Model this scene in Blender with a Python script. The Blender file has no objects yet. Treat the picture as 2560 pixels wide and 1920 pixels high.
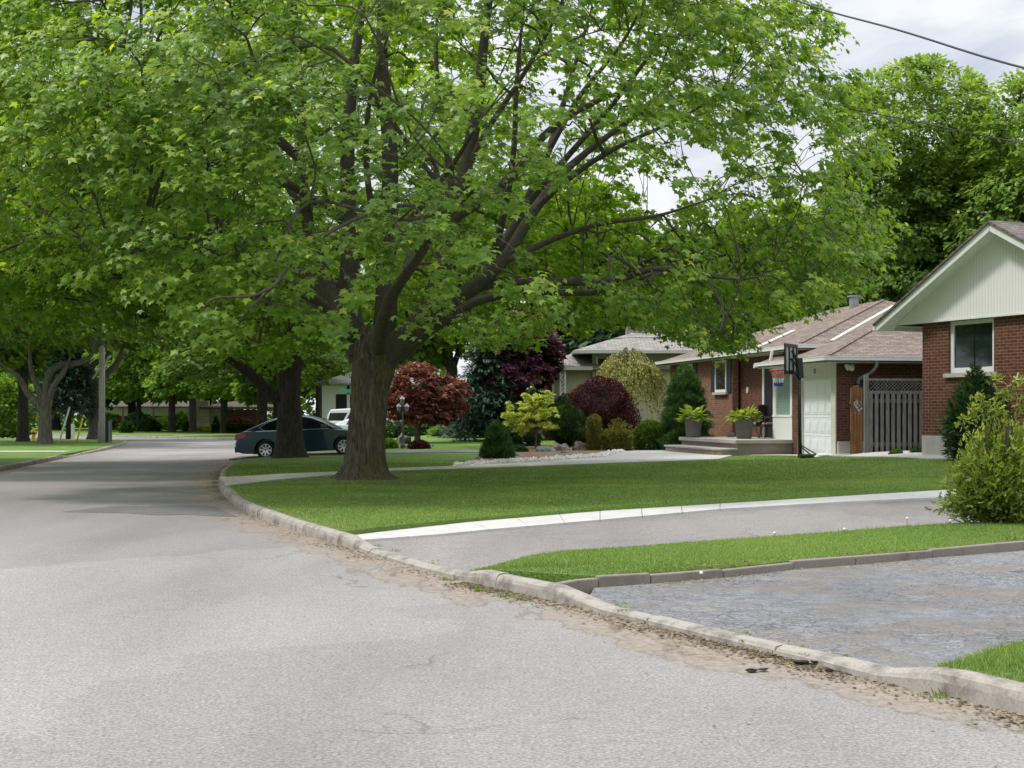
import bpy, bmesh, math, random
import numpy as np
from mathutils import Vector, Matrix
from bpy_extras.object_utils import world_to_camera_view

# ------------------------------------------------------------------ camera, sky, sun
SC = bpy.context.scene
C = SC.collection
FPX, HY, EYE = 3555.0, 1035.0, 1.6          # focal length and horizon row in photo pixels (2560 wide), eye height
cam = bpy.data.cameras.new('camera'); cam.lens = 50.0; cam.sensor_width = 36.0
cam.shift_y = (HY-960.0)/2560.0; cam.clip_end = 3000; cam.clip_start = 0.1
camo = bpy.data.objects.new('camera', cam); C.objects.link(camo)
camo.location = (0, 0, EYE); camo.rotation_euler = (math.radians(90), 0, 0)
cam.dof.use_dof = False
SC.camera = camo
SUN_EL, SUN_AZ = 58.0, 272.0                 # azimuth: degrees clockwise from +Y (away from the camera)
w = bpy.data.worlds.new('World'); SC.world = w; w.use_nodes = True
nt = w.node_tree; nt.nodes.clear()
wo = nt.nodes.new('ShaderNodeOutputWorld'); bg = nt.nodes.new('ShaderNodeBackground')
sky = nt.nodes.new('ShaderNodeTexSky'); sky.sky_type = 'NISHITA'; sky.sun_disc = False
sky.sun_elevation = math.radians(SUN_EL); sky.sun_rotation = math.radians(SUN_AZ)
sky.air_density = 1.0; sky.dust_density = 2.0
tc = nt.nodes.new('ShaderNodeTexCoord'); mp = nt.nodes.new('ShaderNodeMapping'); mp.inputs['Scale'].default_value = (1, 1, 2.6)
nz = nt.nodes.new('ShaderNodeTexNoise'); nz.inputs['Scale'].default_value = 5.0; nz.inputs['Detail'].default_value = 7; nz.inputs['Roughness'].default_value = .55
nz.inputs['Distortion'].default_value = .4
cr = nt.nodes.new('ShaderNodeValToRGB')
cr.color_ramp.elements[0].position = .38; cr.color_ramp.elements[0].color = (3.7, 4.1, 5.0, 1)
cr.color_ramp.elements[1].position = .60; cr.color_ramp.elements[1].color = (6.5, 6.6, 6.8, 1)
mx = nt.nodes.new('ShaderNodeMix'); mx.data_type = 'RGBA'; mx.inputs[0].default_value = .92
L = nt.links
L.new(tc.outputs['Generated'], mp.inputs[0]); L.new(mp.outputs[0], nz.inputs['Vector']); L.new(nz.outputs['Fac'], cr.inputs[0])
# an overcast sky is brighter overhead than at the horizon
sx = nt.nodes.new('ShaderNodeSeparateXYZ'); L.new(tc.outputs['Generated'], sx.inputs[0])
mr = nt.nodes.new('ShaderNodeMapRange'); mr.interpolation_type = 'SMOOTHSTEP'; mr.inputs[1].default_value = .22; mr.inputs[2].default_value = .85; mr.inputs[3].default_value = 1.0; mr.inputs[4].default_value = 2.3
L.new(sx.outputs[2], mr.inputs[0]); vm = nt.nodes.new('ShaderNodeVectorMath'); vm.operation = 'SCALE'; L.new(cr.outputs[0], vm.inputs[0]); L.new(mr.outputs[0], vm.inputs['Scale'])
L.new(sky.outputs[0], mx.inputs[6]); L.new(vm.outputs[0], mx.inputs[7]); L.new(mx.outputs[2], bg.inputs[0])
bg.inputs[1].default_value = 0.1; L.new(bg.outputs[0], wo.inputs[0])
sl = bpy.data.lights.new('sun', 'SUN'); sl.energy = 1.7; sl.angle = math.radians(8); sl.color = (1.0, .95, .87)
so = bpy.data.objects.new('sun', sl); C.objects.link(so)
el, az = math.radians(SUN_EL), math.radians(SUN_AZ)
sdir = Vector((math.sin(az)*math.cos(el), math.cos(az)*math.cos(el), math.sin(el)))
so.rotation_euler = sdir.to_track_quat('Z', 'Y').to_euler(); so.location = (20, -10, 40)
SC.view_settings.view_transform = 'Standard'; SC.view_settings.look = 'None'; SC.view_settings.exposure = 0.62; SC.view_settings.gamma = 1
SC.render.engine = 'CYCLES'
SC.cycles.max_bounces = 12; SC.cycles.transparent_max_bounces = 8; SC.cycles.use_denoising = True
SC.cycles.diffuse_bounces = 9; SC.cycles.transmission_bounces = 5

# ------------------------------------------------------------------ helpers
def lin(c):
    return tuple(((v/255)/12.92 if v/255 <= .04045 else ((v/255+.055)/1.055)**2.4) for v in c)
def W(px, py, d):
    return Vector(((px-1280)/FPX*d, d, EYE+(HY-py)/FPX*d))
def tag(o, label=None, cat=None, group=None, kind=None):
    if label: o['label'] = label
    if cat: o['category'] = cat
    if group: o['group'] = group
    if kind: o['kind'] = kind
    return o
def thing(name, loc, label, cat, group=None, rz=0.0):
    o = bpy.data.objects.new(name, None); C.objects.link(o)
    o.location = loc; o.rotation_euler = (0, 0, rz); o.empty_display_size = .2
    return tag(o, label, cat, group)
def link(name, me, mat, parent=None, smooth=False):
    o = bpy.data.objects.new(name, me); C.objects.link(o)
    if mat is not None:
        for m in (mat if isinstance(mat, (list, tuple)) else [mat]): me.materials.append(m)
    if parent is not None: o.parent = parent
    if smooth: me.polygons.foreach_set('use_smooth', [True]*len(me.polygons))
    return o
def npmesh(name, V, F, rnd=None):
    """V (n,3) array, F (m,k) int array"""
    V = np.asarray(V, dtype=np.float32); F = np.asarray(F, dtype=np.int32)
    me = bpy.data.meshes.new(name); n, (m, k) = len(V), F.shape
    me.vertices.add(n); me.vertices.foreach_set('co', V.ravel())
    me.loops.add(m*k); me.loops.foreach_set('vertex_index', F.ravel())
    me.polygons.add(m); me.polygons.foreach_set('loop_start', np.arange(m, dtype=np.int32)*k)
    try: me.polygons.foreach_set('loop_total', np.full(m, k, dtype=np.int32))
    except Exception: pass
    me.update(calc_edges=True)
    if rnd is not None:
        a = me.attributes.new('rnd', 'FLOAT', 'POINT'); a.data.foreach_set('value', np.asarray(rnd, dtype=np.float32))
    return me
def auto_uv(me):
    uv = me.uv_layers.new(name='uv')
    for p in me.polygons:
        n = p.normal
        h = Vector((0, 0, 1)).cross(n)
        if h.length < 1e-3: h = Vector((1, 0, 0))
        h.normalize(); v = n.cross(h)
        for li in p.loop_indices:
            co = me.vertices[me.loops[li].vertex_index].co
            uv.data[li].uv = (co.dot(h), co.dot(v))
    return me
class MB:
    """collects boxes, bars, tubes and polygons into one mesh"""
    def __init__(s): s.v = []; s.f = []
    def add(s, vs, fs):
        k = len(s.v); s.v += [tuple(p) for p in vs]; s.f += [tuple(i+k for i in f) for f in fs]; return s
    def box(s, x0, x1, y0, y1, z0, z1):
        return s.add([(x0,y0,z0),(x1,y0,z0),(x1,y1,z0),(x0,y1,z0),(x0,y0,z1),(x1,y0,z1),(x1,y1,z1),(x0,y1,z1)],
                     [(0,3,2,1),(4,5,6,7),(0,1,5,4),(1,2,6,5),(2,3,7,6),(3,0,4,7)])
    def bar(s, p, q, w_, h_, up=(0,0,1)):
        p, q = Vector(p), Vector(q); d = (q-p).normalized(); up = Vector(up)
        r = d.cross(up)
        if r.length < 1e-3: r = d.cross(Vector((1, 0, 0)))
        r.normalize(); u = r.cross(d); r *= w_/2; u *= h_/2
        return s.add([p-r-u, p+r-u, p+r+u, p-r+u, q-r-u, q+r-u, q+r+u, q-r+u],
                     [(0,3,2,1),(4,5,6,7),(0,1,5,4),(1,2,6,5),(2,3,7,6),(3,0,4,7)][::1])
    def prism(s, poly, axis, a0, a1):
        """poly: 2D list; extruded along axis ('x': poly is (y,z); 'y': (x,z); 'z': (x,y))"""
        n = len(poly)
        def mk(p, a): return {'x': (a, p[0], p[1]), 'y': (p[0], a, p[1]), 'z': (p[0], p[1], a)}[axis]
        return s.add([mk(p, a0) for p in poly]+[mk(p, a1) for p in poly],
                     [tuple(range(n))[::-1], tuple(range(n, 2*n))]+[(i, (i+1) % n, (i+1) % n+n, i+n) for i in range(n)])
    def tube(s, pts, rad, n=10, cap=True):
        pts = [Vector(p) for p in pts]
        if not hasattr(rad, '__len__'): rad = [rad]*len(pts)
        rings = []; ref = None
        for i, p in enumerate(pts):
            d = (pts[min(i+1, len(pts)-1)]-pts[max(i-1, 0)]).normalized()
            if ref is None: ref = d.orthogonal().normalized()
            ref = (ref-d*ref.dot(d)).normalized(); b = d.cross(ref)
            rings.append([p+(ref*math.cos(2*math.pi*k/n)+b*math.sin(2*math.pi*k/n))*rad[i] for k in range(n)])
        vs = [q for r in rings for q in r]; fs = []
        for i in range(len(pts)-1):
            for k in range(n):
                fs.append((i*n+k, i*n+(k+1) % n, (i+1)*n+(k+1) % n, (i+1)*n+k))
        if cap: fs += [tuple(range(n))[::-1], tuple(range((len(pts)-1)*n, len(pts)*n))]
        return s.add(vs, fs)
    def lathe(s, prof, c=(0, 0, 0), n=20, jit=0):
        vs = []; fs = []; c = Vector(c)
        for r, z in prof:
            for k in range(n):
                a = 2*math.pi*k/n; vs.append((c.x+r*math.cos(a), c.y+r*math.sin(a), c.z+z))
        for i in range(len(prof)-1):
            for k in range(n): fs.append((i*n+k, i*n+(k+1) % n, (i+1)*n+(k+1) % n, (i+1)*n+k))
        fs += [tuple(range(n))[::-1], tuple(range((len(prof)-1)*n, len(prof)*n))]
        return s.add(vs, fs)
    def mesh(s, name='m', uv=True, fix=True):
        me = bpy.data.meshes.new(name); me.from_pydata(s.v, [], s.f); me.update()
        if fix:
            bm = bmesh.new(); bm.from_mesh(me); bmesh.ops.recalc_face_normals(bm, faces=bm.faces); bm.to_mesh(me); bm.free()
        if uv: auto_uv(me)
        return me
    def build(s, name, mat, parent=None, smooth=False, bevel=0, uv=True):
        o = link(name, s.mesh(name, uv), mat, parent)
        if bevel:
            m = o.modifiers.new('b', 'BEVEL'); m.width = bevel; m.segments = 2; m.limit_method = 'ANGLE'; m.angle_limit = .6
        if smooth:
            o.data.polygons.foreach_set('use_smooth', [True]*len(o.data.polygons))
        return o
def vnoise(P, s=1.0, seed=0):
    """cheap smooth pseudo noise on an (n,3) array, about -1..1"""
    P = np.asarray(P)*s; rs = np.random.RandomState(seed+7); o = np.zeros(len(P))
    for k in range(5):
        d = rs.normal(size=3); d /= np.linalg.norm(d); f = .7+rs.rand()*1.8
        d2 = rs.normal(size=3); d2 /= np.linalg.norm(d2)
        o += np.sin(P@d*f*2.2+rs.rand()*6.3+1.2*np.sin(P@d2*f+rs.rand()*6))
    return o/3.0

# ------------------------------------------------------------------ materials
def nmat(name):
    m = bpy.data.materials.new(name); m.use_nodes = True
    t = m.node_tree; b = t.nodes['Principled BSDF']; return m, t, b
def N(t, typ, **kw):
    n = t.nodes.new(typ)
    for k, v in kw.items():
        if k.startswith('_'): setattr(n, k[1:], v)
        else: n.inputs[k.replace('__', ' ')].default_value = v
    return n
def ramp(t, fac, stops):
    r = t.nodes.new('ShaderNodeValToRGB'); e = r.color_ramp.elements
    while len(e) < len(stops): e.new(.5)
    for i, (p, c) in enumerate(stops):
        e[i].position = p; e[i].color = tuple(c)+(1,) if hasattr(c, '__len__') else (c, c, c, 1)
    t.links.new(fac, r.inputs[0]); return r
def mix(t, fac, a, b, mode='MIX'):
    n = t.nodes.new('ShaderNodeMix'); n.data_type = 'RGBA'; n.blend_type = mode
    for i, v in ((0, fac), (6, a), (7, b)):
        if hasattr(v, 'is_output') or hasattr(v, 'links'): t.links.new(v, n.inputs[i])
        elif i == 0: n.inputs[0].default_value = v
        else: n.inputs[i].default_value = tuple(v)+(1,)
    return n.outputs[2]
def coords(t, kind='Object', scale=(1, 1, 1)):
    c = t.nodes.new('ShaderNodeTexCoord'); m = t.nodes.new('ShaderNodeMapping'); m.inputs['Scale'].default_value = scale
    t.links.new(c.outputs[kind], m.inputs[0]); return m.outputs[0]
def noise(t, vec, scale, detail=4, rough=.5, dist=0):
    n = N(t, 'ShaderNodeTexNoise', Scale=scale, Detail=detail, Roughness=rough, Distortion=dist)
    if vec is not None: t.links.new(vec, n.inputs['Vector'])
    return n.outputs['Fac']
def bump(t, b, h, strength=.3, dist=.02):
    n = N(t, 'ShaderNodeBump', Strength=strength, Distance=dist); t.links.new(h, n.inputs['Height']); t.links.new(n.outputs[0], b.inputs['Normal'])
def plain(name, col, rough=.5, metal=0, var=.12, scale=6, spec=.5, bmp=0, coat=0):
    m, t, b = nmat(name)
    v = coords(t); f = noise(t, v, scale, 5, .6)
    r = ramp(t, f, [(.3, tuple(c*(1-var) for c in col)), (.7, tuple(min(1, c*(1+var)) for c in col))])
    t.links.new(r.outputs[0], b.inputs['Base Color']); b.inputs['Roughness'].default_value = rough; b.inputs['Metallic'].default_value = metal
    b.inputs['Specular IOR Level'].default_value = spec; b.inputs['Coat Weight'].default_value = coat
    if bmp: bump(t, b, noise(t, v, scale*6, 4), .4, bmp)
    return m
def leaf_mat(name, stops, trans=.3, rough=.5, tcol=1.35, spec=.3):
    m, t, b = nmat(name)
    a = t.nodes.new('ShaderNodeAttribute'); a.attribute_name = 'rnd'
    r = ramp(t, a.outputs['Fac'], stops)
    b.inputs['Roughness'].default_value = rough; b.inputs['Specular IOR Level'].default_value = spec
    t.links.new(r.outputs[0], b.inputs['Base Color'])
    tr = t.nodes.new('ShaderNodeBsdfTranslucent'); ms = t.nodes.new('ShaderNodeMixShader'); ms.inputs[0].default_value = trans
    tint = mix(t, 1.0, r.outputs[0], (tcol, tcol*1.05, .55), 'MULTIPLY')
    t.links.new(tint, tr.inputs[0]); t.links.new(b.outputs[0], ms.inputs[1]); t.links.new(tr.outputs[0], ms.inputs[2])
    t.links.new(ms.outputs[0], t.nodes['Material Output'].inputs[0])
    return m
def g(r, gg, b_): return lin((r, gg, b_))
M = {}
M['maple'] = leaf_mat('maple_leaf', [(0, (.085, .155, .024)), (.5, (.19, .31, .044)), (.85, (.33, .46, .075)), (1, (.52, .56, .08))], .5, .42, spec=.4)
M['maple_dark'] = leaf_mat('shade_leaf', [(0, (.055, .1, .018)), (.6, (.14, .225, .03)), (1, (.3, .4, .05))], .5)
M['lime'] = leaf_mat('lime_leaf', [(0, (.09, .17, .02)), (.6, (.2, .33, .035)), (1, (.38, .5, .07))], .4)
M['chestnut'] = leaf_mat('chestnut_leaf', [(0, (.065, .125, .026)), (.5, (.165, .27, .046)), (1, (.38, .49, .10))], .45, .4, spec=.45)
M['red'] = leaf_mat('red_leaf', [(0, (.11, .035, .03)), (.55, (.30, .095, .075)), (1, (.42, .22, .15))], .3, tcol=1.1)
M['purple'] = leaf_mat('purple_leaf', [(0, (.035, .012, .022)), (.6, (.10, .03, .055)), (1, (.22, .085, .11))], .2, tcol=1.0)
M['maroon'] = leaf_mat('maroon_leaf', [(0, (.04, .012, .015)), (.6, (.11, .028, .034)), (1, (.22, .075, .07))], .2, tcol=1.0)
M['yellow'] = leaf_mat('yellow_leaf', [(0, (.34, .40, .07)), (.5, (.6, .64, .15)), (1, (.8, .8, .3))], .35)
M['gold'] = leaf_mat('gold_needle', [(0, (.06, .07, .012)), (.6, (.19, .19, .03)), (1, (.42, .36, .05))], .25)
M['weeping'] = leaf_mat('pale_gold_needle', [(0, (.12, .12, .03)), (.6, (.34, .34, .09)), (1, (.6, .56, .2))], .3)
M['cone'] = leaf_mat('cone_needle', [(0, (.02, .055, .014)), (.55, (.06, .145, .03)), (1, (.17, .3, .055))], .25)
M['spruce'] = leaf_mat('spruce_needle', [(0, (.02, .045, .032)), (.6, (.055, .105, .072)), (1, (.13, .2, .14))], .1)
M['pine'] = leaf_mat('pine_needle', [(0, (.02, .045, .014)), (.6, (.05, .1, .025)), (1, (.13, .22, .05))], .15)
M['hosta'] = leaf_mat('hosta_leaf', [(0, (.11, .19, .03)), (.6, (.3, .4, .06)), (1, (.52, .6, .14))], .35)
M['hedge'] = leaf_mat('hedge_leaf', [(0, (.018, .045, .012)), (.6, (.045, .1, .02)), (1, (.1, .19, .035))], .2)
M['bush'] = leaf_mat('bush_leaf', [(0, (.04, .09, .012)), (.6, (.11, .2, .025)), (1, (.22, .34, .05))], .3)
M['cypress'] = leaf_mat('cypress_spray', [(0, (.045, .08, .016)), (.45, (.12, .185, .03)), (.85, (.28, .34, .05)), (1, (.48, .48, .08))], .3)
M['arbor'] = leaf_mat('dark_spray', [(0, (.02, .048, .018)), (.6, (.058, .115, .034)), (1, (.12, .19, .055))], .2)

def bark_mat(name, cols, moss=True, scale=1.0):
    m, t, b = nmat(name)
    v = coords(t, 'Object', (7*scale, 7*scale, 1.1*scale)); f = noise(t, v, 2.4, 9, .66, .7)
    v2 = coords(t, 'Object', (1, 1, .6)); f2 = noise(t, v2, 1.6, 4, .6)
    r = ramp(t, f, [(.3, cols[0]), (.52, cols[1]), (.72, cols[2])])
    c = r.outputs[0]
    if moss:
        mr = ramp(t, f2, [(.42, 0.0), (.62, 1.0)])
        c = mix(t, mr.outputs[0], c, mix(t, .55, c, (.11, .1, .03)))
    t.links.new(c, b.inputs['Base Color']); b.inputs['Roughness'].default_value = .95; b.inputs['Specular IOR Level'].default_value = .15
    bump(t, b, f, 1.0, .05*1.0/scale)
    return m
M['bark'] = bark_mat('maple_bark', [(.022, .019, .015), (.115, .098, .075), (.23, .2, .16)])
M['bark_dark'] = bark_mat('dark_bark', [(.02, .017, .015), (.055, .047, .04), (.1, .088, .075)], False)
M['bark_grey'] = bark_mat('grey_bark', [(.05, .043, .036), (.14, .12, .1), (.24, .21, .18)], False)
M['twig'] = plain('branch_bark', (.085, .073, .06), .9, var=.3, scale=9, spec=.2)

def asphalt_mat(name, base, dirt=False, cracks=False, tint=(1, 1, 1)):
    m, t, b = nmat(name)
    v = coords(t)
    fine = noise(t, v, 45, 3, .75); mid = noise(t, v, 9, 5, .6); big = noise(t, coords(t, 'Object', (.35, .1, 1)), 1.1, 5, .55, .3)
    spk = N(t, 'ShaderNodeTexVoronoi', Scale=70.0); t.links.new(v, spk.inputs['Vector'])
    r = ramp(t, fine, [(.30, tuple(base*.52*c for c in tint)), (.5, tuple(base*.97*c for c in tint)), (.70, tuple(min(1, base*1.42*c) for c in tint))])
    c = mix(t, 1.0, r.outputs[0], ramp(t, big, [(.3, .76), (.5, 1.0), (.7, 1.16)]).outputs[0], 'MULTIPLY')
    c = mix(t, 1.0, c, ramp(t, mid, [(.3, .9), (.7, 1.08)]).outputs[0], 'MULTIPLY')
    c = mix(t, .55, c, mix(t, 1.0, c, ramp(t, spk.outputs['Distance'], [(.1, 1.35), (.5, .85)]).outputs[0], 'MULTIPLY'))
    if not cracks:
        vw = t.nodes.new('ShaderNodeVectorMath'); vw.operation = 'ADD'; nw = N(t, 'ShaderNodeTexNoise', Scale=.8, Detail=6.0, Roughness=.65); t.links.new(v, nw.inputs['Vector'])
        sw = t.nodes.new('ShaderNodeVectorMath'); sw.operation = 'SCALE'; sw.inputs['Scale'].default_value = 1.6; t.links.new(nw.outputs['Color'], sw.inputs[0]); t.links.new(v, vw.inputs[0]); t.links.new(sw.outputs[0], vw.inputs[1])
        lc = N(t, 'ShaderNodeTexVoronoi', _feature='DISTANCE_TO_EDGE', Scale=.22); t.links.new(vw.outputs[0], lc.inputs['Vector'])
        lm = ramp(t, noise(t, v, .5, 3, .6), [(.5, 0.0), (.62, .75)])
        c = mix(t, mix(t, 1.0, ramp(t, lc.outputs['Distance'], [(.0025, 1.0), (.006, 0.0)]).outputs[0], lm.outputs[0], 'MULTIPLY'), c, tuple(base*.3*q for q in tint))
        pt = N(t, 'ShaderNodeTexVoronoi', Scale=.16); t.links.new(vw.outputs[0], pt.inputs['Vector']); sp_ = t.nodes.new('ShaderNodeSeparateColor'); t.links.new(pt.outputs['Color'], sp_.inputs[0])
        c = mix(t, 1.0, c, ramp(t, sp_.outputs[0], [(0, .90), (1, 1.08)]).outputs[0], 'MULTIPLY')
        oil = ramp(t, noise(t, v, 2.6, 5, .7), [(.70, 0.0), (.78, .4)]); c = mix(t, oil.outputs[0], c, tuple(base*.45*q for q in tint))
    if cracks:
        vd = t.nodes.new('ShaderNodeVectorMath'); vd.operation = 'ADD'
        n2 = N(t, 'ShaderNodeTexNoise', Scale=3.0, Detail=4.0); t.links.new(v, n2.inputs['Vector'])
        sc_ = t.nodes.new('ShaderNodeVectorMath'); sc_.operation = 'SCALE'; sc_.inputs['Scale'].default_value = .22
        t.links.new(n2.outputs['Color'], sc_.inputs[0]); t.links.new(v, vd.inputs[0]); t.links.new(sc_.outputs[0], vd.inputs[1])
        vo = N(t, 'ShaderNodeTexVoronoi', _feature='DISTANCE_TO_EDGE', Scale=10.5); t.links.new(vd.outputs[0], vo.inputs['Vector'])
        vc = N(t, 'ShaderNodeTexVoronoi', Scale=10.5); t.links.new(vd.outputs[0], vc.inputs['Vector'])
        sepc = t.nodes.new('ShaderNodeSeparateColor'); t.links.new(vc.outputs['Color'], sepc.inputs[0])
        c = mix(t, 1.0, c, ramp(t, sepc.outputs[0], [(0, .86), (1, 1.15)]).outputs[0], 'MULTIPLY')
        ck = ramp(t, vo.outputs['Distance'], [(.015, .95), (.085, 0.0)])
        patchy = ramp(t, noise(t, v, .55, 3, .6), [(.36, .12), (.6, .85)])
        cf = mix(t, 1.0, ck.outputs[0], patchy.outputs[0], 'MULTIPLY')
        c = mix(t, cf, c, (.045, .04, .035))
        br = ramp(t, noise(t, v, .9, 7, .72), [(.47, 0.0), (.62, .62)])
        c = mix(t, br.outputs[0], c, (.2, .165, .12)); lt = ramp(t, noise(t, v, 1.7, 6, .7), [(.52, 0.0), (.7, .28)]); c = mix(t, lt.outputs[0], c, (.35, .36, .36))
    if dirt:
        a = t.nodes.new('ShaderNodeAttribute'); a.attribute_name = 'kd'
        nn = noise(t, coords(t, 'Object', (1, .5, 1)), 1.3, 7, .62)
        ad = t.nodes.new('ShaderNodeMath'); ad.operation = 'MULTIPLY_ADD'; ad.inputs[1].default_value = 2.2; ad.inputs[2].default_value = -1.1
        t.links.new(nn, ad.inputs[0])
        s_ = t.nodes.new('ShaderNodeMath'); s_.operation = 'ADD'; t.links.new(a.outputs['Fac'], s_.inputs[0]); t.links.new(ad.outputs[0], s_.inputs[1])
        edge = ramp(t, s_.outputs[0], [(.2, .97), (.52, .78), (.60, .16), (1.0, 0.0)])
        dn = noise(t, v, 14, 6, .7)
        dirtc = ramp(t, dn, [(.25, (.14, .108, .08)), (.5, (.27, .225, .18)), (.75, (.38, .33, .275))])
        c = mix(t, edge.outputs[0], c, dirtc.outputs[0])
        e2 = ramp(t, s_.outputs[0], [(.52, 0.0), (.56, .5), (.60, 0.0)])          # broken rim where the worn top coat ends
        c = mix(t, e2.outputs[0], c, (.1, .085, .07))
        st = ramp(t, noise(t, coords(t, 'Object', (1.6, .7, 1)), 1.9, 7, .68), [(.55, 0.0), (.63, .6)])
        near = ramp(t, s_.outputs[0], [(.35, 1.0), (.7, 0.0)])
        c = mix(t, mix(t, 1.0, st.outputs[0], near.outputs[0], 'MULTIPLY'), c, (.12, .085, .05))
    t.links.new(c, b.inputs['Base Color']); b.inputs['Roughness'].default_value = .92; b.inputs['Specular IOR Level'].default_value = .25
    bump(t, b, fine, .45, .012)
    return m
M['road'] = asphalt_mat('road_asphalt', .275, dirt=True, tint=(1.035, .985, .93))
M['drive'] = asphalt_mat('driveway_asphalt', .25, tint=(1.06, .98, .91))
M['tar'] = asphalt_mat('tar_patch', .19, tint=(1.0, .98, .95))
M['cracked'] = asphalt_mat('cracked_asphalt', .21, cracks=True, tint=(.985, 1.0, 1.03))
def concrete_mat(name, col, dirt=(.2, .17, .13), amt=.5, scale=3.0):
    m, t, b = nmat(name); v = coords(t)
    f = noise(t, v, 60, 3, .7); f2 = noise(t, v, scale, 7, .65)
    r = ramp(t, f, [(.3, tuple(c*.82 for c in col)), (.7, tuple(min(1, c*1.12) for c in col))])
    c = mix(t, ramp(t, f2, [(.46, 0.0), (.72, amt)]).outputs[0], r.outputs[0], dirt)
    t.links.new(c, b.inputs['Base Color']); b.inputs['Roughness'].default_value = .9; b.inputs['Specular IOR Level'].default_value = .2
    bump(t, b, f2, .5, .02)
    return m
M['kerb'] = concrete_mat('kerb_concrete', (.36, .33, .285), (.11, .09, .07), .95, 4.5)
M['white_concrete'] = concrete_mat('pale_concrete', (.56, .545, .515), (.4, .37, .33), .55)
M['path'] = concrete_mat('path_concrete', (.50, .48, .445), (.3, .27, .23), .4)
M['edging'] = concrete_mat('edging_concrete', (.26, .225, .19), (.12, .1, .08), .6)
M['foundation'] = concrete_mat('foundation_concrete', (.52, .5, .46), (.3, .26, .22), .5)
M['stone_porch'] = concrete_mat('porch_stone', (.28, .235, .205), (.16, .13, .11), .5)
M['slab'] = concrete_mat('porch_slab', (.44, .41, .37), (.25, .2, .16), .4)
def grass_mat():
    m, t, b = nmat('lawn_turf'); v = coords(t)
    f = noise(t, v, 38, 4, .7); f2 = noise(t, coords(t, 'Object', (1, .5, 1)), .8, 5, .6)
    r = ramp(t, f, [(.3, (.065, .115, .024)), (.5, (.14, .235, .047)), (.72, (.225, .33, .078))])
    c = mix(t, 1.0, r.outputs[0], ramp(t, f2, [(.3, .82), (.7, 1.18)]).outputs[0], 'MULTIPLY')
    bare = ramp(t, noise(t, v, 1.1, 6, .7), [(.68, 0.0), (.78, .55)])
    c = mix(t, bare.outputs[0], c, (.17, .14, .06))
    a = t.nodes.new('ShaderNodeAttribute'); a.attribute_name = 'bare'
    nb = noise(t, v, 6, 5, .7)
    mm = t.nodes.new('ShaderNodeMath'); mm.operation = 'MULTIPLY'; t.links.new(a.outputs['Fac'], mm.inputs[0]); t.links.new(ramp(t, nb, [(.3, 1.0), (.65, .35)]).outputs[0], mm.inputs[1])
    c = mix(t, mm.outputs[0], c, (.24, .185, .11))
    t.links.new(c, b.inputs['Base Color']); b.inputs['Roughness'].default_value = .9; b.inputs['Specular IOR Level'].default_value = .15
    bump(t, b, f, .9, .03); return m
M['grass'] = grass_mat()
M['blade'] = leaf_mat('grass_blade', [(0, (.09, .145, .034)), (.55, (.178, .275, .06)), (.9, (.29, .39, .1)), (1, (.45, .4, .2))], .35)
M['mulch'] = asphalt_mat('bark_mulch', .2, tint=(1.25, .78, .5))
M['soil'] = asphalt_mat('soil', .1, tint=(1.1, .9, .7))
def brick_mat(name, c1, c2, mort, sx=.215, sz=.075, msz=.012):
    m, t, b = nmat(name)
    uvn = t.nodes.new('ShaderNodeTexCoord'); bt = t.nodes.new('ShaderNodeTexBrick')
    bt.inputs['Color1'].default_value = tuple(c1)+(1,); bt.inputs['Color2'].default_value = tuple(c2)+(1,); bt.inputs['Mortar'].default_value = tuple(mort)+(1,)
    bt.inputs['Scale'].default_value = 1.0; bt.inputs['Brick Width'].default_value = sx; bt.inputs['Row Height'].default_value = sz
    bt.inputs['Mortar Size'].default_value = msz; bt.inputs['Mortar Smooth'].default_value = .3; bt.inputs['Bias'].default_value = 0.0
    t.links.new(uvn.outputs['UV'], bt.inputs['Vector'])
    n = noise(t, coords(t), 7, 6, .7)
    c = mix(t, 1.0, bt.outputs['Color'], ramp(t, n, [(.3, .72), (.7, 1.25)]).outputs[0], 'MULTIPLY')
    t.links.new(c, b.inputs['Base Color']); b.inputs['Roughness'].default_value = .9; b.inputs['Specular IOR Level'].default_value = .2
    inv = t.nodes.new('ShaderNodeMath'); inv.operation = 'SUBTRACT'; inv.inputs[0].default_value = 1; t.links.new(bt.outputs['Fac'], inv.inputs[1])
    bump(t, b, inv.outputs[0], .6, .012); return m
M['brick'] = brick_mat('red_brick', (.105, .042, .028), (.17, .07, .046), (.15, .105, .08))
M['brick_dark'] = brick_mat('banded_brick', (.1, .036, .025), (.15, .056, .038), (.22, .14, .105), .23, .0775, .011)
M['brick_bright'] = brick_mat('orange_brick', (.2, .088, .055), (.3, .14, .088), (.24, .17, .13))  # red brick brightened, sunlight on the bedroom wall put into its colour
M['shingle'] = brick_mat('brown_shingle', (.165, .125, .1), (.275, .217, .18), (.105, .082, .068), .33, .145, .012)
M['shingle_grey'] = brick_mat('grey_shingle', (.23, .21, .19), (.36, .335, .3), (.15, .14, .13), .33, .145, .012)
M['tan_brick'] = brick_mat('tan_block', (.4, .34, .24), (.5, .43, .31), (.3, .25, .18), .9, .3, .02)
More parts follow.
